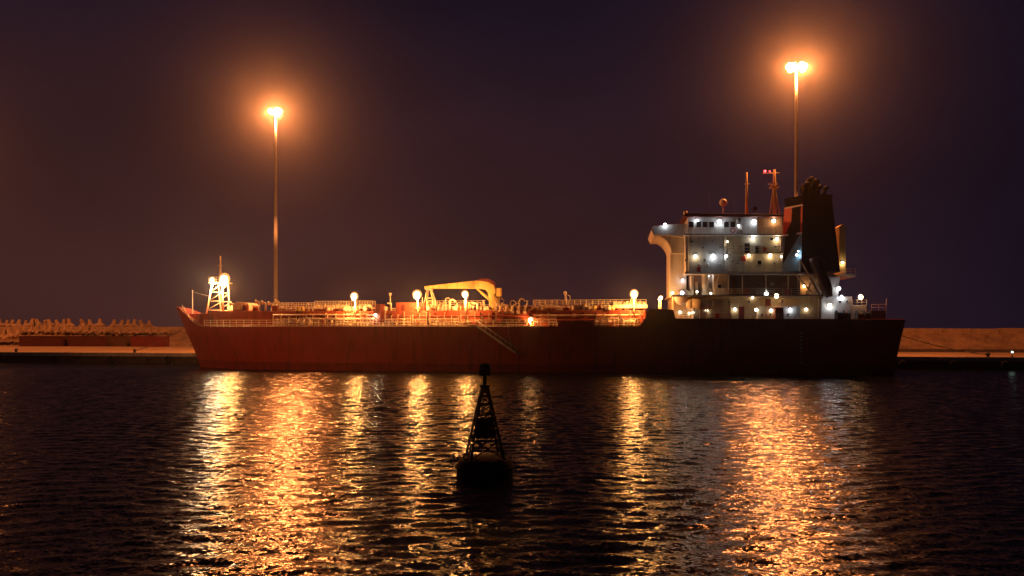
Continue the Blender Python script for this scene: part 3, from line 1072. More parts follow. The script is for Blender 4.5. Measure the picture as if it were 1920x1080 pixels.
# pipe racks along the near side of the trunk: posts carrying thin service pipes
for a, b in ((512, 556), (562, 610), (614, 660), (664, 700), (722, 770), (774, 800), (806, 860), (864, 930), (1000, 1042), (1118, 1160), (1164, 1200)):
    v = 1.45; ua, ub = U(a, v), U(b, v); mb = MB()
    n_ = max(2, int((ub - ua) / 1.05))
    for i in range(n_ + 1):
        u = ua + (ub - ua) * i / n_
        h = Z_T - rng.uniform(0.1, 1.0)
        mb.box(u - 0.06, u + 0.06, v - 0.05, v + 0.05, Z_DECK + 0.002, h)
        if rng.random() < 0.5:
            mb.box(u - 0.06, u + 0.06, v + 0.053, V_T - 0.25, h - 0.12, h - 0.02)
    for zz in (0.5, 0.9, 1.35):
        if rng.random() < 0.8:
            mb.tube((ua, v - 0.11, Z_DECK + zz + rng.uniform(-0.1, 0.1)), (ub, v - 0.11, Z_DECK + zz + rng.uniform(-0.1, 0.1)), rng.uniform(0.04, 0.07), None, 6)
    mb.build('pipe_rack', rng.choice(['cream', 'pipe']), ship)

# valve wheels, fire monitors, mooring fittings along the near deck edge
px = 520
while px < 1195:
    if not (1043 < px < 1118):
        v = rng.uniform(0.6, 1.2)
        u = U(px, v)
        kind = rng.random()
        if kind < 0.35:
            mb = MB()
            for dx in (-0.28, 0.28):
                mb.tube((u + dx, v, Z_DECK), (u + dx, v, Z_DECK + 0.65), 0.14, None, 10).tube((u + dx, v, Z_DECK + 0.62), (u + dx, v, Z_DECK + 0.72), 0.19, None, 10)
            mb.box(u - 0.5, u + 0.5, v - 0.2, v + 0.2, Z_DECK, Z_DECK + 0.08).build('mooring_bitts', rng.choice(['cream', 'pipe']), ship)
        elif kind < 0.75:
            h = rng.uniform(0.7, 1.25)
            mb = MB().tube((u, v, Z_DECK), (u, v, Z_DECK + h), 0.07, None, 7)
            torus(mb, (u, v - 0.12, Z_DECK + h), 0.22, 0.035, 'y', 12, 5)
            mb.build('valve_wheel', rng.choice(['cream', 'red', 'pipe']), ship)
        else:
            h = rng.uniform(0.8, 1.1)
            MB().tube((u, v, Z_DECK), (u, v, Z_DECK + h), 0.1, None, 8).ball((u, v, Z_DECK + h), 0.2, 10, 6).build('air_pipe', rng.choice(['cream', 'pipe', 'deckred']), ship)
    px += rng.uniform(9, 15)

# tank hatches, pipe stubs and valve boxes crowding the trunk top
px = 514
while px < 1208:
    v = rng.uniform(2.5, 3.9); u = U(px, v); q = rng.random()
    if not (740 < px < 797):
        if q < 0.3:
            r = rng.uniform(0.3, 0.5)
            mb = MB().tube((u, v, Z_T), (u, v, Z_T + 0.55), r, None, 12).tube((u, v, Z_T + 0.55), (u, v, Z_T + 0.68), r * 1.12, None, 12).ball((u, v, Z_T + 0.68), r * 0.8, 10, 4, (1, 1, 0.3))
            mb.build('tank_hatch', rng.choice(['cream', 'pipe', 'yellow']), ship)
        elif q < 0.65:
            h = rng.uniform(0.6, 1.3)
            mb = MB().poly([(u, v, Z_T), (u, v, Z_T + h), (u + rng.choice([-1, 1]) * rng.uniform(0.3, 0.8), v - 0.1, Z_T + h + 0.05)], rng.uniform(0.06, 0.12), 8)
            mb.build('pipe_stub', rng.choice(['cream', 'pipe', 'cream']), ship)
        else:
            w = rng.uniform(0.25, 0.7); h = rng.uniform(0.4, 1.0)
            MB().box(u - w, u + w, v, v + 0.5, Z_T + 0.002, Z_T + h).box(u - w * 0.3, u + w * 0.3, v - 0.06, v - 0.002, Z_T + h * 0.3, Z_T + h * 0.7).build('valve_box', rng.choice(['cream', 'pipe', 'deckred']), ship, bevel=0.03)
    px += rng.uniform(7, 14)

# mooring winches on the main deck
for px, v in ((570, 1.25), (1140, 1.25), (1180, 1.3)):
    u = U(px, v); z0 = Z_DECK
    mb = MB().tube((u - 0.9, v, z0 + 0.7), (u + 0.9, v, z0 + 0.7), 0.4, None, 14)
    for d in (-0.9, 0.1, 0.9):
        mb.tube((u + d - 0.05, v, z0 + 0.7), (u + d + 0.05, v, z0 + 0.7), 0.62, None, 16)
    mb.box(u - 1.1, u + 1.1, v - 0.5, v + 0.5, z0, z0 + 0.18).box(u + 0.95, u + 1.4, v - 0.3, v + 0.3, z0 + 0.1, z0 + 1.0)
    mb.build('mooring_winch', 'pipe', ship)

# ---- hose crane
VC = 5.0
cz0 = Zp(922, 597, VC)
up_ = U(926, VC)
cr = MB().tube((up_, VC, Z_DECK), (up_, VC, Zp(922, 552, VC)), 0.85, 0.80, 18)
cr.tube((up_, VC, Z_T - 0.2), (up_, VC, Z_T + 0.12), 1.15, None, 18)
cr = cr.build('crane_pedestal', 'yellow', ship)
jib = [(U(930, VC), Zp(930, 560, VC)), (U(917, VC), Zp(917, 560, VC)), (U(916, VC), Zp(916, 549, VC)), (U(911, VC), Zp(911, 543.5, VC)), (U(900, VC), Zp(900, 541.5, VC)),
       (U(870, VC), Zp(870, 541.5, VC)), (U(797, VC), Zp(797, 541, VC)), (U(797, VC), Zp(797, 537, VC)), (U(835, VC), Zp(835, 532.5, VC)), (U(895, VC), Zp(895, 526, VC)), (U(915, VC), Zp(915, 528.5, VC)),
       (U(926, VC), Zp(926, 534.5, VC)), (U(930, VC), Zp(930, 543, VC))]
MB().prism_y(jib, VC - 0.55, VC + 0.55).build('crane_jib', 'yellow', cr, bevel=0.06)
MB().tube((U(894, VC), VC, Zp(894, 541, VC)), (U(921, VC), VC, Zp(921, 565, VC)), 0.16, None, 10).tube((U(902, VC), VC, Zp(902, 548, VC)), (U(921, VC), VC, Zp(921, 565, VC)), 0.22, None, 10).build('luffing_cylinder', 'yellow', cr)
MB().prism_y([(U(899, VC), Zp(899, 527, VC)), (U(899, VC), Zp(899, 523.2, VC)), (U(916, VC), Zp(916, 522.4, VC)), (U(927, VC), Zp(927, 529, VC)), (U(929, VC), Zp(929, 536, VC)), (U(925, VC), Zp(925, 533, VC)), (U(914, VC), Zp(914, 528, VC))], VC - 0.75, VC + 0.75).build('winch_cover', 'maroon', cr, bevel=0.04)
MB().box(U(932, VC), U(940, VC), VC - 0.6, VC + 0.6, Zp(936, 556, VC), Zp(936, 540, VC)).tube((U(936, VC), VC, Zp(936, 556, VC)), (U(936, VC), VC, Z_T), 0.12, None, 8).tube((U(930, VC), VC, Zp(936, 553, VC)), (U(936, VC), VC, Zp(936, 553, VC)), 0.2, None, 8).build('crane_cabin', 'yellow', cr, bevel=0.05)
MB().tube((U(799, VC), VC, Zp(799, 541, VC)), (U(799, VC), VC, Zp(799, 549, VC)), 0.04, None, 6).ball((U(799, VC), VC, Zp(799, 550, VC)), 0.18).build('crane_hook', 'dark', cr)
railing('crane_platform_railing', [(U(917, VC) - 0.6, VC - 1.1, Z_T + 0.1), (U(930, VC) + 0.8, VC - 1.1, Z_T + 0.1)], 0.9, 0.6, 2, 0.03, 'cream', cr)
# jib rest: A-frame
ar = MB(); ztop = Zp(805, 543, VC)
for px, dv in ((795, -0.9), (820, -0.9), (795, 0.9), (820, 0.9)):
    ar.tube((U(px, VC), VC + dv, Z_T), (U(805, VC) + (0.25 if px > 805 else -0.25), VC + dv * 0.5, ztop), 0.14, 0.11, 8)
ar.box(U(805, VC) - 0.5, U(805, VC) + 0.5, VC - 0.7, VC + 0.7, ztop - 0.06, ztop + 0.14)
for f_ in (0.3, 0.6):
    xa = U(795, VC) * (1 - f_) + U(804, VC) * f_; xb = U(820, VC) * (1 - f_) + U(806, VC) * f_
    ar.tube((xa, VC - 0.9 + 0.45 * f_, Z_T + (ztop - Z_T) * f_), (xb, VC - 0.9 + 0.45 * f_, Z_T + (ztop - Z_T) * f_), 0.07, None, 6)
ar.build('jib_rest', 'cream', ship)
for px in (792, 800, 811, 816):
    vent_post(px, rng.uniform(556, 566), 3.4, Z_T, 0.07, 'cream', False)

# ---- bow of the aft tower: A-shaped lamp tower in front of the house
tw = MB(); V_L = 4.4
for a, b in (((1170, 597), (1186, 556)), ((1196, 583), (1190, 556)), ((1176, 580), (1190, 562))):
    tw.tube(P(a[0], a[1], V_L), P(b[0], b[1], V_L), 0.22, 0.16, 8)
tw.tube(P(1170, 597, V_L), (U(1170, V_L), V_L, Z_DECK), 0.2, None, 8)
tw.build('lamp_tower', 'cream', ship)
MB().box(U(1150, 3), U(1214, 3), 3.0, 6.5, Zp(1180, 578, 3), Zp(1180, 571, 3)).build('pump_house', 'cream', ship, bevel=0.05)

# ---- gangway (accommodation ladder) hanging down the near side
gA = P(892, 610, -0.55); gB = P(966, 661, -0.55)
gd = (gB - gA).normalized(); gn = Vector((-gd.z, 0, gd.x))
gw = MB()
for dv in (-0.32, 0.32):
    gw.hexa([gA + Vector((0, dv - 0.04, 0)) - gn * 0.12, gB + Vector((0, dv - 0.04, 0)) - gn * 0.12, gB + Vector((0, dv + 0.04, 0)) - gn * 0.12, gA + Vector((0, dv + 0.04, 0)) - gn * 0.12,
             gA + Vector((0, dv - 0.04, 0)) + gn * 0.12, gB + Vector((0, dv - 0.04, 0)) + gn * 0.12, gB + Vector((0, dv + 0.04, 0)) + gn * 0.12, gA + Vector((0, dv + 0.04, 0)) + gn * 0.12])
gwo = gw.build('gangway', 'cream', ship)
tread = None
N_T = 26
for i in range(N_T):
    p = gA.lerp(gB, (i + 0.5) / N_T)
    if tread is None:
        tread = MB().box(-0.13, 0.13, -0.28, 0.28, -0.02, 0.02).build('tread', 'steel', gwo)
        o = tread
    else:
        o = tread.copy(); COL.objects.link(o); o.parent = gwo
    o.location = p
gr = MB()
for dv in (-0.33, 0.33):
    gr.tube(gA + Vector((0, dv, 0.85)), gB + Vector((0, dv, 0.85)), 0.025, None, 5)
    for i in range(9):
        p = gA.lerp(gB, i / 8) + Vector((0, dv, 0))
        gr.tube(p, p + Vector((0, 0, 0.85)), 0.02, None, 5)
gr.build('handrail', 'steel', gwo)
MB().box(gB.x - 0.05, gB.x + 0.75, -0.95, -0.15, gB.z - 0.15, gB.z - 0.07).build('lower_platform', 'steel', gwo)
MB().tube((gB.x + 0.25, -0.55, gB.z), (gB.x + 0.25, -0.55, gB.z + 1.5), 0.03, None, 5).tube((gB.x - 0.5, -0.55, gB.z + 0.3), (U(949, -.3), -0.2, Z_DECK + 1.2), 0.018, None, 5).build('fall_wire', 'steel', gwo)
MB().box(gA.x - 1.3, gA.x + 0.1, -0.95, 0.1, gA.z - 0.12, gA.z - 0.02).build('upper_platform', 'steel', gwo)

# ---- deck lamps
deck_lamp(421, 523, CL - 1.6, fm_z, POW_DECK * 2.0, AMBER, 'g_amber', 0.80, False, 0.3)
deck_lamp(398, 525, CL - 1.2, fm_z, POW_DECK * 0.7, WARM, 'g_warm', 0.46, False, 0.2)
deck_lamp(664, 555, 1.0, Z_DECK, POW_DECK, AMBER, 'g_amber', 0.50)
deck_lamp(782, 552, 1.0, Z_DECK, POW_DECK * 1.15, AMBER, 'g_amber', 0.58)
deck_lamp(872, 551, 1.0, Z_DECK, POW_DECK * 0.9, AMBER, 'g_amber', 0.44)
deck_lamp(995, 600, 0.9, Z_DECK, POW_DECK * 0.22, AMBER, 'g_amber', 0.40, True, 0.2)
deck_lamp(1189, 550, 1.0, Z_DECK, POW_DECK, AMBER, 'g_amber', 0.50)
deck_lamp(1239, 558, 2.6, Z_DECK, POW_DECK * 0.12, AMBER, 'g_amber', 0.26, True, 0.15)
deck_lamp(704, 590, 1.0, Z_DECK, POW_DECK * 0.03, WARM, 'g_warm', 0.24, True, 0.12)
deck_lamp(1236, 561, 2.8, Z_DECK, POW_DECK * 0.02, AMBER, 'g_amber', 0.16, True, 0.12)

# =========================================================== accommodation block
def prism_px(pts, v0, v1, name, mat, parent=None, bevel=0.05):
    return MB().prism_y([(P(x, y, v0).x, P(x, y, v0).z) for x, y in pts], v0, v1).build(name, mat, parent or ship, bevel=bevel)


def window(px, py, v, w, h, parent, mat='glass'):
    c = P(px, py, v)
    o = MB().box(c.x - w / 2, c.x + w / 2, v - 0.03, v + 0.02, c.z - h / 2, c.z + h / 2).build('window', mat, parent)
    fr_ = MB()
    for s in (-1, 1):
        fr_.box(c.x + s * w / 2, c.x + s * (w / 2 + 0.06), v - 0.055, v + 0.02, c.z - h / 2 - 0.06, c.z + h / 2 + 0.06)
        fr_.box(c.x - w / 2, c.x + w / 2, v - 0.055, v + 0.02, c.z + s * h / 2, c.z + s * (h / 2 + 0.06))
    fr_.build('window_frame', 'white', o)
    return o


def porthole(px, py, v, r, parent):
    c = P(px, py, v)
    o = MB().tube((c.x, v + 0.02, c.z), (c.x, v - 0.03, c.z), r, None, 14).build('porthole', 'glass', parent)
    torus(MB(), (c.x, v - 0.02, c.z), r, 0.05, 'y', 14, 6).build('porthole_rim', 'white', o)


def door(px, py0, py1, v, w, parent, mat='maroon'):
    c = P(px, py1, v); z1 = Zp(px, py0, v)
    o = MB().box(c.x - w / 2, c.x + w / 2, v - 0.05, v + 0.02, c.z, z1).build('door', mat, parent)
    MB().tube((c.x + w * 0.3, v - 0.12, (c.z + z1) / 2), (c.x + w * 0.42, v - 0.12, (c.z + z1) / 2), 0.03, None, 6).tube((c.x + w * 0.36, v - 0.05, (c.z + z1) / 2), (c.x + w * 0.36, v - 0.12, (c.z + z1) / 2), 0.02, None, 6).build('handle', 'steel', o)


VA = 1.3
# lower tiers
vB = 2.6
t1 = prism_px([(1262, 601), (1262, 556), (1535, 556), (1535, 601)], VA + 1.2, BEAM - VA - 1.2, 'deckhouse_tier', 'buff')
t1b = prism_px([(1420, 601), (1420, 574), (1500, 574), (1500, 601)], VA, VA + 1.197, 'deckhouse_tier', 'white')
dk1 = prism_px([(1258, 556), (1258, 553.2), (1540, 553.2), (1540, 556)], VA - 0.4, BEAM - VA + 0.4, 'boat_deck', 'cream', None, 0.02)
t2 = prism_px([(1290, 553), (1290, 513.5), (1500, 513.5), (1500, 553)], 4.2, BEAM - 4.2, 'deckhouse_tier', 'brown')
t2f = prism_px([(1338, 553), (1338, 513.5), (1364, 513.5), (1364, 553)], 2.2, 4.197, 'deckhouse_tier', 'buff')
prism_px([(1474, 553), (1474, 514), (1541, 514), (1541, 553)], 5.2, BEAM - 5.2, 'engine_casing', 'buff')
# rounded fore end of the lower house
c0 = P(1286, 556, 4.4)
hb = MB()
zt_, zb_ = Zp(1286, 543, 3.0), Zp(1286, 572, 3.0)
hb.ball((U(1279, 3.2), 3.2, (zt_ + zb_) / 2 - 0.1), 1.55, 18, 12, (1.0, 0.8, 0.95))
hb.tube((U(1279, 3.2), 3.2, Z_POOP), (U(1279, 3.2), 3.2, zb_ + 0.6), 0.55, None, 14)
hb.build('round_tank', 'white', ship)
MB().tube((U(1297, 2.4), 2.4, zb_ + 0.1), (U(1328, 2.4), 2.4, zb_ + 0.1), 0.9, None, 18).ball((U(1297, 2.4), 2.4, zb_ + 0.1), 0.9, 14, 8).ball((U(1328, 2.4), 2.4, zb_ + 0.1), 0.9, 14, 8).build('pressure_tank', 'buff', ship)
for px in (1300, 1312, 1324):
    MB().box(U(px, 2.4) - 0.08, U(px, 2.4) + 0.08, 1.7, 3.1, Z_POOP, zb_ - 0.4).build('tank_cradle', 'white', ship)
# machinery and vents on the recessed tier
for px, y0, y1, r in ((1297, 520, 550, 0.30), (1306, 530, 550, 0.22), (1322, 516, 540, 0.5), (1330, 545, 552, 0.4)):
    a = P(px, y1, 3.2); b = P(px, y0, 3.2)
    MB().tube((a.x, 3.2, Zp(px, 553, 3.2)), (a.x, 3.2, b.z), r, None, 12).ball((a.x, 3.2, b.z), r * 1.15, 12, 6, (1, 1, 0.7)).build('mushroom_vent', 'white', ship)
dk2 = prism_px([(1284, 513.5), (1284, 510), (1508, 510), (1512, 513.5)], 0.9, BEAM - 0.9, 'upper_deck', 'white', None, 0.02)
# main block
t3 = prism_px([(1286, 510), (1284.5, 441), (1362, 441), (1362, 510)], 1.1, BEAM - 1.1, 'deckhouse_front', 'white')
t4 = prism_px([(1362.2, 510), (1362.2, 441), (1467, 441), (1467, 510)], 1.9, BEAM - 1.9, 'deckhouse_side', 'buff')
MB().box(U(1362.3, 1.9), U(1467, 1.9), 1.0, 1.897, Zp(1410, 477, 1.9), Zp(1410, 475, 1.9)).build('side_walkway', 'buff', t4)
railing('walkway_railing', [(U(1366, 1.05), 1.05, Zp(1410, 475, 1.05)), (U(1466, 1.05), 1.05, Zp(1410, 475, 1.05))], 0.95, 1.1, 2, 0.022, 'cream', t4)
dk3 = prism_px([(1282, 441), (1282, 438.6), (1469, 438.6), (1469, 441)], 0.7, BEAM - 0.7, 'bridge_deck', 'white', None, 0.02)
# pale lower front wall, lit from the fore deck
fw = prism_px([(1256, 556), (1257, 446), (1287, 446), (1287, 556)], 4.0, BEAM - 4.0, 'deckhouse_forward_wall', 'white')
# bridge
brg = prism_px([(1288, 438.6), (1290, 406), (1420, 406), (1420, 438.6)], 1.6, BEAM - 1.6, 'wheelhouse', 'white')
brg2 = prism_px([(1420.2, 438.6), (1420.2, 406), (1467, 406), (1467, 438.6)], 2.6, BEAM - 2.6, 'chart_room', 'buff')
prism_px([(1281, 406), (1284, 400.5), (1300, 399.5), (1470, 401.5), (1470, 406)], 0.9, BEAM - 0.9, 'wheelhouse_roof', 'maroon')
wx = [1296, 1310, 1322, 1334, 1362, 1374]
for px in wx:
    window(px, 421, 1.6, 0.72, 0.85, brg)
# round radar pod / locker seen on the bridge deck
MB().tube((U(1386, 0.95), 1.15, Zp(1386, 438.6, 1.15)), (U(1386, 0.95), 1.15, Zp(1386, 410, 1.15)), 0.0 + 0.42, None, 16).build('bridge_locker', 'white', brg)
railing('bridge_railing', [(U(1284, 0.8), 0.8, Zp(1350, 438.6, 0.8)), (U(1468, 0.8), 0.8, Zp(1350, 438.6, 0.8))], 0.95, 1.2, 3, 0.022, 'cream', dk3)
# wing: solid bulwark with a curved bracket underneath
wing_pts = [(1221, 431), (1224, 424), (1250, 421), (1290, 419), (1290, 446), (1268, 443), (1252, 441), (1226, 441)]
wing = prism_px(wing_pts, 2.2, BEAM - 2.2, 'bridge_wing', 'white')
arc = []
for i in range(9):
    t_ = i / 8 * math.pi / 2
    arc.append((1226 + 33 * math.sin(t_), 441 + 34 * (1 - math.cos(t_))))
prism_px([(1259, 441)] + arc[::-1][0:0] + arc + [(1287, 475), (1287, 441)], 3.0, BEAM - 3.0, 'wing_bracket', 'white', wing)
# openings on the front block and the side
porthole(1297, 454, 1.1, 0.22, t3); porthole(1336, 453, 1.1, 0.14, t3); porthole(1286, 488, 1.1, 0.16, t3)
porthole(1321, 488, 1.1, 0.16, t3); porthole(1375, 490, 1.9, 0.16, t4)
door(1401, 456, 475, 1.9, 0.75, t4, 'black'); door(1420, 461, 475, 1.9, 0.6, t4, 'black')
window(1447, 448, 1.9, 0.45, 0.45, t4); window(1424, 492, 1.9, 0.6, 0.6, t4)
for px in (1384, 1452):
    porthole(px, 494, 1.9, 0.15, t4)
window(1349, 545 - 8, 2.2, 0.5, 0.5, t2f)
door(1390, 575, 598, VA + 1.2, 0.8, t1, 'maroon'); door(1376, 520, 550, 4.2, 0.8, t2, 'maroon'); door(1440, 560, 574, VA + 1.2, 0.8, t1, 'maroon')
for px in (1284, 1306, 1336, 1350, 1366, 1404):
    porthole(px, 566, VA + 1.2, 0.2, t1)
for px in (1400, 1424, 1448, 1470):
    porthole(px, 533, 4.2, 0.2, t2)
for px in (1428, 1444, 1478):
    porthole(px, 590, VA, 0.2, t1b)
for px in (1312, 1327, 1350):
    porthole(px, 497, 1.1, 0.15, t3)
for px in (1350, 1318):
    porthole(px, 464, 1.1, 0.15, t3)
for px in (1376, 1390, 1432, 1454):
    porthole(px, 462, 1.9, 0.15, t4)
for px, v, y0, y1, par in ((1358, 1.1, 441, 510, t3), (1291, 1.1, 441, 510, t3), (1396, 1.9, 478, 510, t4), (1463, 1.9, 441, 510, t4), (1370, 2.5, 556, 600, t1)):
    MB().tube((U(px, v), v - 0.09, Zp(px, y1, v)), (U(px, v), v - 0.09, Zp(px, y0, v)), 0.06, None, 8).build('drain_pipe', 'cream', par)
for px, py, v, par in ((1394, 485, 1.9, t4), (1434, 468, 1.9, t4), (1310, 505, 1.1, t3), (1345, 592, 2.5, t1)):
    c = P(px, py, v)
    MB().box(c.x - 0.3, c.x + 0.3, v - 0.18, v - 0.003, c.z - 0.35, c.z + 0.35).build('hose_box', 'red', par, bevel=0.03)
for px, py, v in ((1374, 432, 0.72), (1400, 547, 0.95), (1476, 547, 0.95)):
    c = P(px, py, v)
    torus(MB(), (c.x, v - 0.1, c.z), 0.32, 0.08, 'y', 16, 6).build('life_ring', 'red', ship)
# locker cube on the aft deck, bright orange in the lamp
MB().box(U(1453, 0.9), U(1469, 0.9), 0.7, 1.8, Z_POOP, Zp(1460, 577, 0.9)).build('deck_locker', 'deckred', ship, bevel=0.04)
MB().ball((U(1466, 0.8), 0.8, Zp(1466, 566, .8)), 0.28, 10, 6).tube((U(1466, .8), .8, Zp(1466, 577, .8)), (U(1466, .8), .8, Zp(1466, 566, .8)), 0.1, None, 8).build('fog_horn', 'cream', ship)
railing('poop_railing', [(U(1275, 0.3), 0.3, 8.25), (U(1530, 0.3), 0.3, 8.2)], 0.75, 1.5, 2, 0.02, 'dark')
railing('boat_deck_railing', [(U(1340, 1.0), 1.0, Zp(1400, 553.2, 1.0)), (U(1500, 1.0), 1.0, Zp(1400, 553.2, 1.0))], 0.95, 1.3, 3, 0.022, 'cream', dk1)
# posts that carry the upper deck
for px in (1366, 1392, 1436, 1478, 1496):
    MB().tube((U(px, 1.2), 1.2, Zp(px, 553.2, 1.2)), (U(px, 1.2), 1.2, Zp(px, 513.5, 1.2)), 0.09, None, 8).build('deck_stanchion', 'cream', dk2)
# inclined ladder between the decks
lad = MB()
for v in (1.25, 1.75):
    lad.tube(P(1350, 510, v), P(1338, 553, v), 0.05, None, 6)
for i in range(11):
    a = P(1350, 510, 1.25).lerp(P(1338, 553, 1.25), (i + 0.5) / 11)
    lad.tube(a, a + Vector((0, 0.5, 0)), 0.03, None, 5)
lad.build('deck_ladder', 'cream', ship)

# ---- masts on the wheelhouse roof
zr = Zp(1400, 401, CL)
rm = MB().tube((U(1452, CL), CL, zr - 0.4), (U(1452, CL), CL, Zp(1452, 318, CL)), 0.34, 0.18, 12)
rm.tube((U(1443, CL), CL, zr - 0.4), (U(1450, CL), CL, Zp(1450, 355, CL)), 0.12, None, 8)
rm.tube((U(1462, CL), CL, zr - 0.4), (U(1453, CL), CL, Zp(1450, 355, CL)), 0.12, None, 8)
rm.tube((U(1430, CL), CL, Zp(1437, 325, CL)), (U(1462, CL), CL, Zp(1437, 325, CL)), 0.07, None, 8)
rm.box(U(1444, CL), U(1460, CL), CL - 0.8, CL + 0.8, Zp(1450, 352, CL), Zp(1450, 350.5, CL))
rmo = rm.build('radar_mast', 'yellow', ship)
MB().box(U(1440, CL), U(1458, CL), CL - 0.12, CL + 0.12, Zp(1450, 346, CL), Zp(1450, 343, CL)).tube((U(1449, CL), CL, Zp(1450, 351, CL)), (U(1449, CL), CL, Zp(1450, 345, CL)), 0.2, None, 10).build('radar_scanner', 'white', rmo)
MB().ball((U(1434, CL), CL - 0.1, Zp(1434, 321.5, CL)), 0.22, 10, 6).build('red_lamp', 'g_red', rmo)
MB().ball((U(1443, CL), CL - 0.1, Zp(1443, 321.5, CL)), 0.14, 10, 6).build('red_lamp', 'g_red', rmo)
lamp_light((U(1434, CL), CL - 0.6, Zp(1434, 321, CL)), 30, (1, 0.08, 0.1), 0.12, rmo)
MB().tube((U(1400, CL), CL, zr - 0.4), (U(1400, CL), CL, Zp(1400, 323, CL)), 0.26, 0.12, 10).tube((U(1395, CL), CL, Zp(1400, 345, CL)), (U(1405, CL), CL, Zp(1400, 345, CL)), 0.05, None, 6).build('signal_mast', 'yellow', ship)
MB().tube((U(1356, 6), 6, zr - 0.4), (U(1356, 6), 6, Zp(1356, 388, 6)), 0.12, None, 8).ball((U(1356, 6), 6, Zp(1356, 380, 6)), 0.62, 14, 10).build('satellite_dome', 'cream', ship)
MB().tube((U(1415, 5), 5, zr - 0.3), (U(1415, 5), 5, Zp(1415, 390, 5)), 0.1, None, 8).box(U(1412, 5), U(1419, 5), 4.7, 5.3, Zp(1415, 395, 5), Zp(1415, 388, 5)).build('searchlight', 'dark', ship)
MB().tube((U(1285, 2.5), 2.5, zr - 0.3), (U(1285, 2.5), 2.5, Zp(1285, 403, 2.5)), 0.3, None, 12).build('roof_locker', 'yellow', ship)
for px, v in ((1330, 9), (1376, 11)):
    MB().tube((U(px, v), v, zr - 0.4), (U(px, v), v, Zp(px, 366, v)), 0.03, 0.015, 5).build('whip_aerial', 'dark', ship)

# ---- funnel
VF = 3.4


def funnel_ring(py, e=0.0):
    f = (507 - py) / (507 - 367)
    def L(a, b): return a + (b - a) * f
    x0 = P(L(1463, 1474), py, VF + 3.0).x - e; xa = P(L(1502, 1507), py, VF).x; x1 = P(L(1577, 1563), py, VF).x + e
    z = Zp(1520, py, VF)
    ins = L(0, 0.5)
    va, vb = VF + ins - e, 10.6 - ins + e
    ch = 3.0
    return [(x0, va + ch, z), (xa - e * 0.4, va, z), (x1 - 0.3, va, z), (x1, va + 0.5, z), (x1, vb - 0.5, z), (x1 - 0.3, vb, z), (xa - e * 0.4, vb, z), (x0, vb - ch, z)]


def funnel_band(py0, py1, e, name, mat, parent, front=False):
    a = funnel_ring(py0, e); b = funnel_ring(py1, e)
    if front:
        a = [a[6], a[7], a[0], a[1]]; b = [b[6], b[7], b[0], b[1]]
    n = len(a)
    mb = MB().add(a + b, [tuple(range(n - 1, -1, -1)), tuple(range(n, 2 * n))] + [(i, (i + 1) % n, (i + 1) % n + n, i + n) for i in range(n)])
    return mb.build(name, mat, parent)


fu = funnel_band(510, 366, 0.0, 'funnel', 'black', ship)  # sides painted black for their shade; bands cover only the front facets
funnel_band(507.5, 438, 0.02, 'blue_band', 'teal', fu, True)
funnel_band(437.9, 434.6, 0.05, 'white_stripe', 'stripe', fu, True)
funnel_band(434.5, 384.6, 0.02, 'red_band', 'red', fu, True)
funnel_band(384.5, 381.6, 0.05, 'white_stripe', 'stripe', fu, True)
funnel_band(369, 364.5, 0.10, 'funnel_rim', 'black', fu)
# exhausts
for px, v, top, r, dx in ((1510, 6.0, 347, 0.55, 0.2), (1517, 8.0, 338, 0.62, 0.35), (1525, 7.0, 341, 0.5, 0.3), (1520, 8.8, 340, 0.55, 0.2), (1533, 9, 351, 0.35, 0.25)):
    z0 = Zp(px, 367, v); z1 = Zp(px, top, v); u = U(px, v)
    mb = MB().tube((u, v, z0 - 0.3), (u + dx * 0.3, v, z1 - 0.3), r, r * 0.95, 14).tube((u + dx * 0.3, v, z1 - 0.3), (u + dx + 0.35, v, z1 + 0.25), r, r * 0.95, 14).ball((u + dx * 0.3, v, z1 - 0.3), r * 1.0, 12, 8)
    mb.build('exhaust_pipe', 'black', fu)
mb = MB()
a = P(1545, 366, 7); b = P(1546, 357, 7); cc = P(1551, 350, 7)
mb.tube((a.x, 7, a.z - 0.2), b, 0.3, None, 12).tube(b, cc, 0.3, 0.32, 12).ball(b, 0.3)
mb.build('exhaust_pipe', 'black', fu)
MB().ball((U(1511, 7), 7.0, Zp(1511, 355, 7)), 0.95, 14, 8).ball((U(1524, 8), 8.0, Zp(1524, 348, 8)), 0.85, 14, 8).ball((U(1518, 9), 9.0, Zp(1518, 342, 9)), 0.7, 14, 8).build('exhaust_silencer', 'black', fu)
# aft of the funnel: vent trunk, platform
pl = prism_px([(1574, 512), (1574, 424), (1579, 420), (1586, 424), (1586, 512)], 8.0, 11.0, 'vent_trunk', 'yellow')
prism_px([(1563, 519), (1563, 514), (1603, 514), (1606, 519)], 6.0, 12.5, 'aft_platform', 'cream')
prism_px([(1545, 556), (1540, 519), (1575, 519), (1572, 556)], 5.2, 12.0, 'aft_house', 'white')
prism_px([(1540, 601), (1540, 556), (1598, 556), (1598, 572), (1625, 572), (1625, 601)], 4.6, 12.4, 'aft_house', 'white')
for px in (1575, 1588):
    porthole(px, 566, 4.6, 0.2, ship)
railing('aft_railing', [(U(1598, 4.7), 4.7, Zp(1600, 572, 4.7)), (U(1625, 4.7), 4.7, Zp(1600, 572, 4.7))], 0.8, 0.8, 2, 0.03, 'cream')
railing('platform_railing', [(U(1577, 6.1), 6.1, Zp(1590, 514, 6.1)), (U(1604, 6.1), 6.1, Zp(1590, 514, 6.1))], 0.8, 0.8, 2, 0.025, 'yellow')
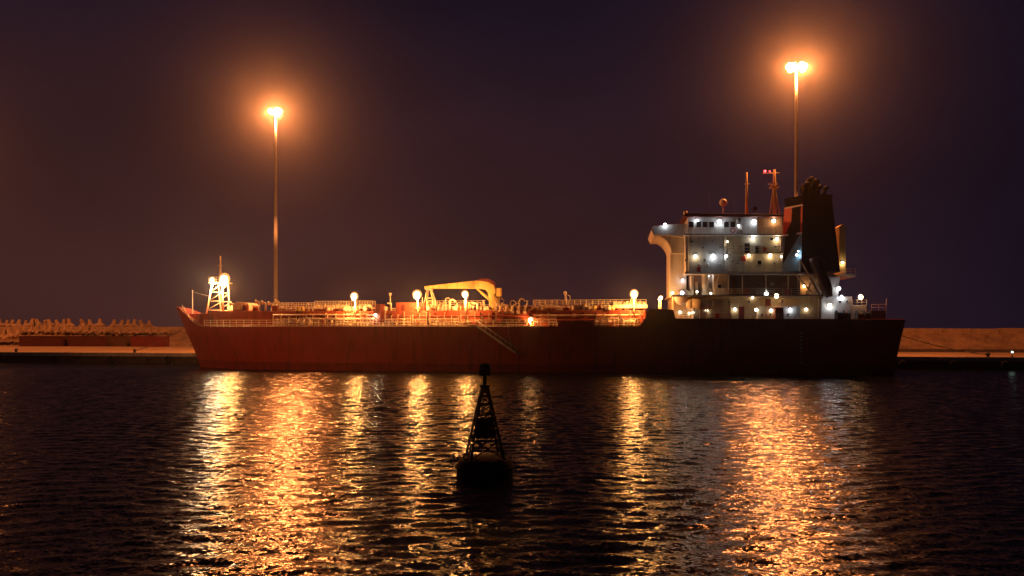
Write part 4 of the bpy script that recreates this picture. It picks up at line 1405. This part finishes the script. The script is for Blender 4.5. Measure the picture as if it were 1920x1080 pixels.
# stern gear
for px, v in ((1618, 3.0), (1580, 1.6)):
    u = U(px, v); z0 = Z_POOP
    mb = MB().tube((u - 0.9, v, z0 + 1.0), (u + 0.9, v, z0 + 1.0), 0.5, None, 14)
    for d in (-0.9, 0.1, 0.9):
        mb.tube((u + d - 0.05, v, z0 + 1.0), (u + d + 0.05, v, z0 + 1.0), 0.85, None, 16)
    mb.box(u - 1.1, u + 1.1, v - 0.5, v + 0.5, z0, z0 + 0.25)
    mb.build('mooring_winch', 'dark', ship)
prism_px([(1634, 601), (1634, 582), (1661, 582), (1661, 601)], 5.5, 10.5, 'stern_locker', 'dark')
railing('stern_railing', [(U(1634, 5.6), 5.6, Zp(1640, 582, 5.6)), (U(1661, 5.6), 5.6, Zp(1640, 582, 5.6))], 0.9, 0.9, 2, 0.03, 'cream')
MB().tube((U(1660, CL), CL, Z_POOP), (U(1662, CL), CL, Zp(1662, 560, CL)), 0.06, 0.04, 6).build('ensign_staff', 'cream', ship)

# ---- lifeboat launching frame (part of the ship) and the boat on it
VR = 1.7
fr = MB()
for v in (VR, VR + 3.0):
    fr.tube(P(1500, 487, v), P(1541, 560, v), 0.13, None, 8)
    fr.tube(P(1489, 512, v), P(1522, 548, v), 0.11, None, 8)
    fr.tube(P(1516, 541, v), P(1521, 529, v), 0.10, None, 8)
    fr.tube(P(1511, 553, v), P(1517, 541, v), 0.09, None, 8)
    fr.tube(P(1536, 553, v), P(1536, 600, v), 0.13, None, 8)
    fr.tube(P(1500, 487, v), P(1500, 510, v), 0.11, None, 8)
for px, py in ((1500, 487), (1520, 522), (1541, 560), (1489, 512)):
    fr.tube(P(px, py, VR), P(px, py, VR + 3.0), 0.08, None, 6)
fr.build('lifeboat_ramp', 'pipe', ship)

lb = empty('lifeboat', ship.matrix_basis @ Vector((0, 0, 0)) if False else (0, 116.5, 0), -BERTH)
# boat axis runs down the ramp
A = P(1514, 487, VR + 1.5); B = P(1548, 560, VR + 1.5)
ax = (B - A); LBn = ax.length; ax.normalize(); nrm = Vector((ax.z, 0, -ax.x)); nrm = nrm if nrm.z > 0 else -nrm
secs = []
N = 14
mb = MB(); ring = 14; vs = []
for i in range(N + 1):
    f = i / N
    w = 1.25 * (math.sin(math.pi * (0.10 + 0.80 * f)) ** 0.5)
    if f > 0.85: w *= 1 - (f - 0.85) / 0.15 * 0.55
    hup = 1.15 * (0.75 + 0.35 * math.exp(-((f - 0.18) / 0.16) ** 2)) * (1 - 0.45 * max(0, f - 0.7) / 0.3); hdn = 0.55 + 0.35 * math.sin(math.pi * f)
    for j in range(ring):
        a_ = 2 * math.pi * j / ring
        cy_, sy_ = math.cos(a_), math.sin(a_)
        hh_ = hup if sy_ > 0 else hdn
        vs.append(A + ax * (LBn * f) + Vector((0, 1, 0)) * (w * math.copysign(abs(cy_) ** 0.7, cy_)) + nrm * (0.75 + hh_ * math.copysign(abs(sy_) ** 0.75, sy_)))
mb.add(vs, [(i * ring + j, (i + 1) * ring + j, (i + 1) * ring + (j + 1) % ring, i * ring + (j + 1) % ring) for i in range(N) for j in range(ring)] , True)
mb.add(vs, [tuple(range(ring)), tuple(range(N * ring + ring - 1, N * ring - 1, -1))])
mb.build('boat_hull', 'lifeboat', lb)
p0 = A + ax * (LBn * 0.12) + nrm * 1.75
MB().hexa([p0 + Vector((0, -0.5, 0)) + ax * 0.0, p0 + Vector((0, -0.5, 0)) + ax * 1.2, p0 + Vector((0, 0.5, 0)) + ax * 1.2, p0 + Vector((0, 0.5, 0)),
           p0 + Vector((0, -0.4, 0)) + nrm * 0.45 + ax * 0.1, p0 + Vector((0, -0.4, 0)) + nrm * 0.45 + ax * 0.9, p0 + Vector((0, 0.4, 0)) + nrm * 0.45 + ax * 0.9, p0 + Vector((0, 0.4, 0)) + nrm * 0.45 + ax * 0.1]).build('helm_dome', 'lifeboat', lb)
gl = MB()
for dv in (-1.22, 1.22):
    gl.tube(A + ax * (LBn * 0.1) + Vector((0, dv, 0)) + nrm * 0.75, A + ax * (LBn * 0.86) + Vector((0, dv * 0.98, 0)) + nrm * 0.75, 0.05, None, 6)
gl.build('fender_strip', 'dark', lb)
tag(lb, 'dark enclosed lifeboat tilted on its launching ramp beside the funnel', 'lifeboat')


# ---- lamps on the accommodation block: (px, py, near-wall v, colour, strength)
def house_lamp(px, py, v, color, lens, k=1.0, r=0.16, off=0.32):
    c = P(px, py, v - 0.2)
    b = MB().box(c.x - r * 0.8, c.x + r * 0.8, v - 0.14, v - 0.002, c.z + r * 0.55, c.z + r * 1.0).tube((c.x, v - 0.01, c.z), (c.x, v - 0.10, c.z), r * 0.75, None, 10).build('wall_lamp', 'steel', ship)
    MB().ball((c.x, v - 0.16, c.z), r, 12, 8, (1, 0.6, 1)).build('lens', lens, b)
    lamp_light((c.x, v - off - 0.05, c.z - 0.12), POW_HOUSE * k, color, 0.09, b)


W_ = WARM; C_ = COOL
lamps = [
    # bridge level
    (1247, 421, 2.2, C_, 'g_cool', 1.2, 0.22), (1306, 413, 1.6, C_, 'g_cool', 1.0, 0.18), (1349, 415, 1.6, C_, 'g_cool', 3.0, 0.30), (1385, 423, 0.72, C_, 'g_cool', 0.7, 0.18), (1414, 414, 1.6, C_, 'g_cool', 1.8, 0.24), (1451, 414, 2.6, AMBER, 'g_warm', 3.0, 0.28),
    # upper tier
    (1364, 453, 1.1, W_, 'g_warm', 0.4, 0.13), (1412, 446, 1.9, C_, 'g_warm', 1.8, 0.22), (1457, 448, 1.9, W_, 'g_warm', 2.4, 0.24),
    (1304, 480, 1.1, W_, 'g_warm', 1.8, 0.24), (1337, 480, 1.1, C_, 'g_cool', 2.6, 0.30), (1362, 480, 1.1, C_, 'g_cool', 0.9, 0.2), (1404, 479, 1.9, W_, 'g_warm', 1.2, 0.2), (1444, 479, 1.9, W_, 'g_warm', 1.8, 0.24), (1465, 481, 1.9, W_, 'g_warm', 0.4, 0.16), (1494, 478, 3.92, C_, 'g_cool', 1.8, 0.18), (1497, 471, 3.75, C_, 'g_cool', 0.25, 0.12),
    # recessed tier
    (1280, 525, 3.9, C_, 'g_cool', 0.6, 0.18), (1327, 517, 4.2, C_, 'g_cool', 1.4, 0.20),
    # boat deck
    (1261, 549, 3.9, W_, 'g_warm', 0.7, 0.17), (1279, 549, 1.6, C_, 'g_cool', 1.6, 0.27), (1307, 547, 2.6, W_, 'g_warm', 0.7, 0.16), (1333, 550, 2.2, W_, 'g_warm', 0.6, 0.16), (1411, 558, 2.5, W_, 'g_warm', 0.3, 0.15),
    (1437, 551, 1.4, C_, 'g_cool', 2.4, 0.29), (1456, 555, 1.6, AMBER, 'g_amber', 6.0, 0.33), (1508, 536, 5.2, AMBER, 'g_amber', 1.6, 0.2),
    # poop level
    (1275, 585, 2.5, W_, 'g_warm', 0.5, 0.17), (1292, 587, 2.5, W_, 'g_warm', 0.4, 0.14), (1300, 586, 2.5, W_, 'g_warm', 0.5, 0.19), (1325, 582, 2.5, W_, 'g_warm', 0.55, 0.20), (1378, 580, 2.5, W_, 'g_warm', 0.66, 0.23), (1418, 581, 1.3, W_, 'g_warm', 0.77, 0.25), (1446, 582, 1.3, AMBER, 'g_warm', 0.55, 0.22), (1482, 580, 1.3, C_, 'g_cool', 0.8, 0.2), (1512, 580, 2.5, W_, 'g_warm', 0.5, 0.21),
    # aft
    (1573, 541, 5.2, C_, 'g_cool', 2.4, 0.28), (1556, 572, 4.6, C_, 'g_warm', 3.0, 0.28), (1578, 556, 4.6, C_, 'g_cool', 2.0, 0.2), (1580, 492, 8.0, W_, 'g_warm', 2.0, 0.2), (1614, 557, 4.6, AMBER, 'g_amber', 3.4, 0.34),
]
for L_ in lamps:
    px, py, v, colr, lens, k_, r_ = L_
    house_lamp(px, py, v, colr, lens, k_, r_)

# ------------------------------------------------------------------ mooring ropes
def sag(a, b, drop, n=10):
    a = Vector(a); b = Vector(b)
    return [a.lerp(b, i / n) - Vector((0, 0, drop * 4 * (i / n) * (1 - i / n))) for i in range(n + 1)]


def ship_w(p):
    return Vector((p[0] * DX - p[1] * DY, 116.5 + p[0] * DY + p[1] * DX, p[2]))


def rope(a, b, drop, label):
    mb = MB().poly(sag(a, b, drop), 0.07, 6)
    tag(mb.build('mooring_rope', 'rope'), label, 'rope', 'mooring ropes')


rope(ship_w((57.0, 13.5, 7.6)), berth(78, T_EDGE + 1.5, Z_Q + 0.5), 0.7, 'long mooring rope sloping from the stern towards the small lamp')
rope(ship_w((57.2, 10.0, 6.0)), berth(62, T_EDGE + 1.5, Z_Q + 0.5), 0.2, 'short steep mooring rope from the stern to the nearest bollard')
rope(ship_w((-58.0, 9.6, 8.6)), berth(-63, T_EDGE + 1.5, Z_Q + 0.5), 0.25, 'short mooring rope from the bow to the nearest bollard')
rope(ship_w((-58.0, 9.2, 8.8)), berth(-78, T_EDGE + 1.5, Z_Q + 0.5), 0.8, 'long mooring rope from the bow towards the containers')

# ------------------------------------------------------------------ small marker lamp on the quay at the right
p = at(1898, 661, 126)
mk = empty('marker_lamp', (p.x, p.y, Z_Q + 0.06))
MB().tube((0, 0, 0), (0, 0, p.z - Z_Q - 0.1), 0.09, 0.07, 8).box(-0.25, 0.25, -0.25, 0.25, 0, 0.12).build('post', 'dark', mk)
MB().ball((0, 0, p.z - Z_Q + 0.02), 0.17, 10, 8).build('lantern', 'g_green', mk)
lamp_light((0, -0.35, p.z - Z_Q), 2, (0.6, 1.0, 0.85), 0.12, mk)
tag(mk, 'small pale green marker lamp on the quay near the right edge', 'lamp')

# ------------------------------------------------------------------ lattice buoy in the foreground
bp_ = at(909, 893, 35.0)
bu = empty('navigation_buoy', (bp_.x, 35.0, 0.0), R(12))
sc_ = 35.0 / F
# float: shallow drum with a rounded skirt
prof = [(0.0, -0.7), (1.0, -0.7), (1.28, -0.3), (1.33, 0.0), (1.33, 0.55), (1.22, 0.80), (0.95, 0.92), (0.0, 0.95)]
mb = MB(); n = 28; vs = []
for r, z in prof:
    for i in range(n):
        a_ = 2 * math.pi * i / n
        vs.append((max(r, 0.001) * math.cos(a_), max(r, 0.001) * math.sin(a_), z))
mb.add(vs, [(j * n + i, j * n + (i + 1) % n, (j + 1) * n + (i + 1) % n, (j + 1) * n + i) for j in range(len(prof) - 1) for i in range(n)], True)
fo = mb.build('float', 'buoy', bu)
torus(MB(), (0, 0, 0.5), 1.34, 0.07, 'z', 28, 6).build('rubbing_ring', 'buoy', fo)
ZT_ = 4.25
cor4 = [(math.cos(a_), math.sin(a_)) for a_ in (R(45), R(135), R(225), R(315))]
for cx, cy_ in cor4:
    MB().tube((cx * 1.10, cy_ * 1.10, 0.9), (cx * 0.17, cy_ * 0.17, ZT_), 0.055, 0.045, 8).build('tower_leg', 'buoy', bu)
def rad_at(z): return 1.10 + (0.17 - 1.10) * (z - 0.9) / (ZT_ - 0.9)
lv = [0.95, 1.75, 2.4, 2.95, 3.4, 3.8, 4.15]
for k_, z in enumerate(lv[1:], 1):
    mb = MB()
    for i in range(4):
        a_ = cor4[i]; b_ = cor4[(i + 1) % 4]
        r1 = rad_at(z); r0 = rad_at(lv[k_ - 1])
        mb.tube((a_[0] * r1, a_[1] * r1, z), (b_[0] * r1, b_[1] * r1, z), 0.032, None, 6)
        mb.tube((a_[0] * r0, a_[1] * r0, lv[k_ - 1]), (b_[0] * r1, b_[1] * r1, z), 0.026, None, 6)
        mb.tube((b_[0] * r0, b_[1] * r0, lv[k_ - 1]), (a_[0] * r1, a_[1] * r1, z), 0.026, None, 6)
    mb.build('lattice_brace', 'buoy', bu)
# radar reflector plates inside the lower tower, lantern on top
MB().box(-0.42, 0.42, -0.015, 0.015, 1.85, 2.75).box(-0.015, 0.015, -0.42, 0.42, 1.85, 2.75).box(-0.42, 0.42, -0.42, 0.42, 2.29, 2.31).build('radar_reflector', 'buoy', bu)
MB().tube((0, 0, ZT_ - 0.05), (0, 0, ZT_ + 0.06), 0.24, None, 12).tube((0, 0, ZT_), (0, 0, ZT_ + 0.55), 0.09, None, 10).build('lantern_stand', 'buoy', bu)
MB().tube((0, 0, ZT_ + 0.5), (0, 0, ZT_ + 1.0), 0.27, 0.27, 16).ball((0, 0, ZT_ + 1.0), 0.26, 14, 6, (1, 1, 0.35)).build('lantern', 'buoy', bu)
for a_ in (R(20), R(200)):
    torus(MB(), (1.0 * math.cos(a_), 1.0 * math.sin(a_), 1.02), 0.12, 0.03, 'y', 12, 5).build('lifting_eye', 'buoy', bu)
tag(bu, 'dark lattice tower buoy floating in the foreground water', 'buoy')

# ------------------------------------------------------------------ haze: the damp night air round the lamps
hz = MB().box(-292, 292, -75, 297, -3.3, 58).build('haze', 'dark')
hz.data.materials.clear()
hm = bpy.data.materials.new('night_haze')
hm.use_nodes = True
ht = hm.node_tree
ht.nodes.clear()
ho = ht.nodes.new('ShaderNodeOutputMaterial')
hv = ht.nodes.new('ShaderNodeVolumePrincipled')
hv.inputs['Color'].default_value = (0.9, 0.9, 0.92, 1)
hv.inputs['Density'].default_value = HAZE
hv.inputs['Anisotropy'].default_value = 0.945
ht.links.new(hv.outputs[0], ho.inputs['Volume'])
hz.data.materials.append(hm)
tag(hz, 'thin night haze glowing round the floodlights', kind='stuff')
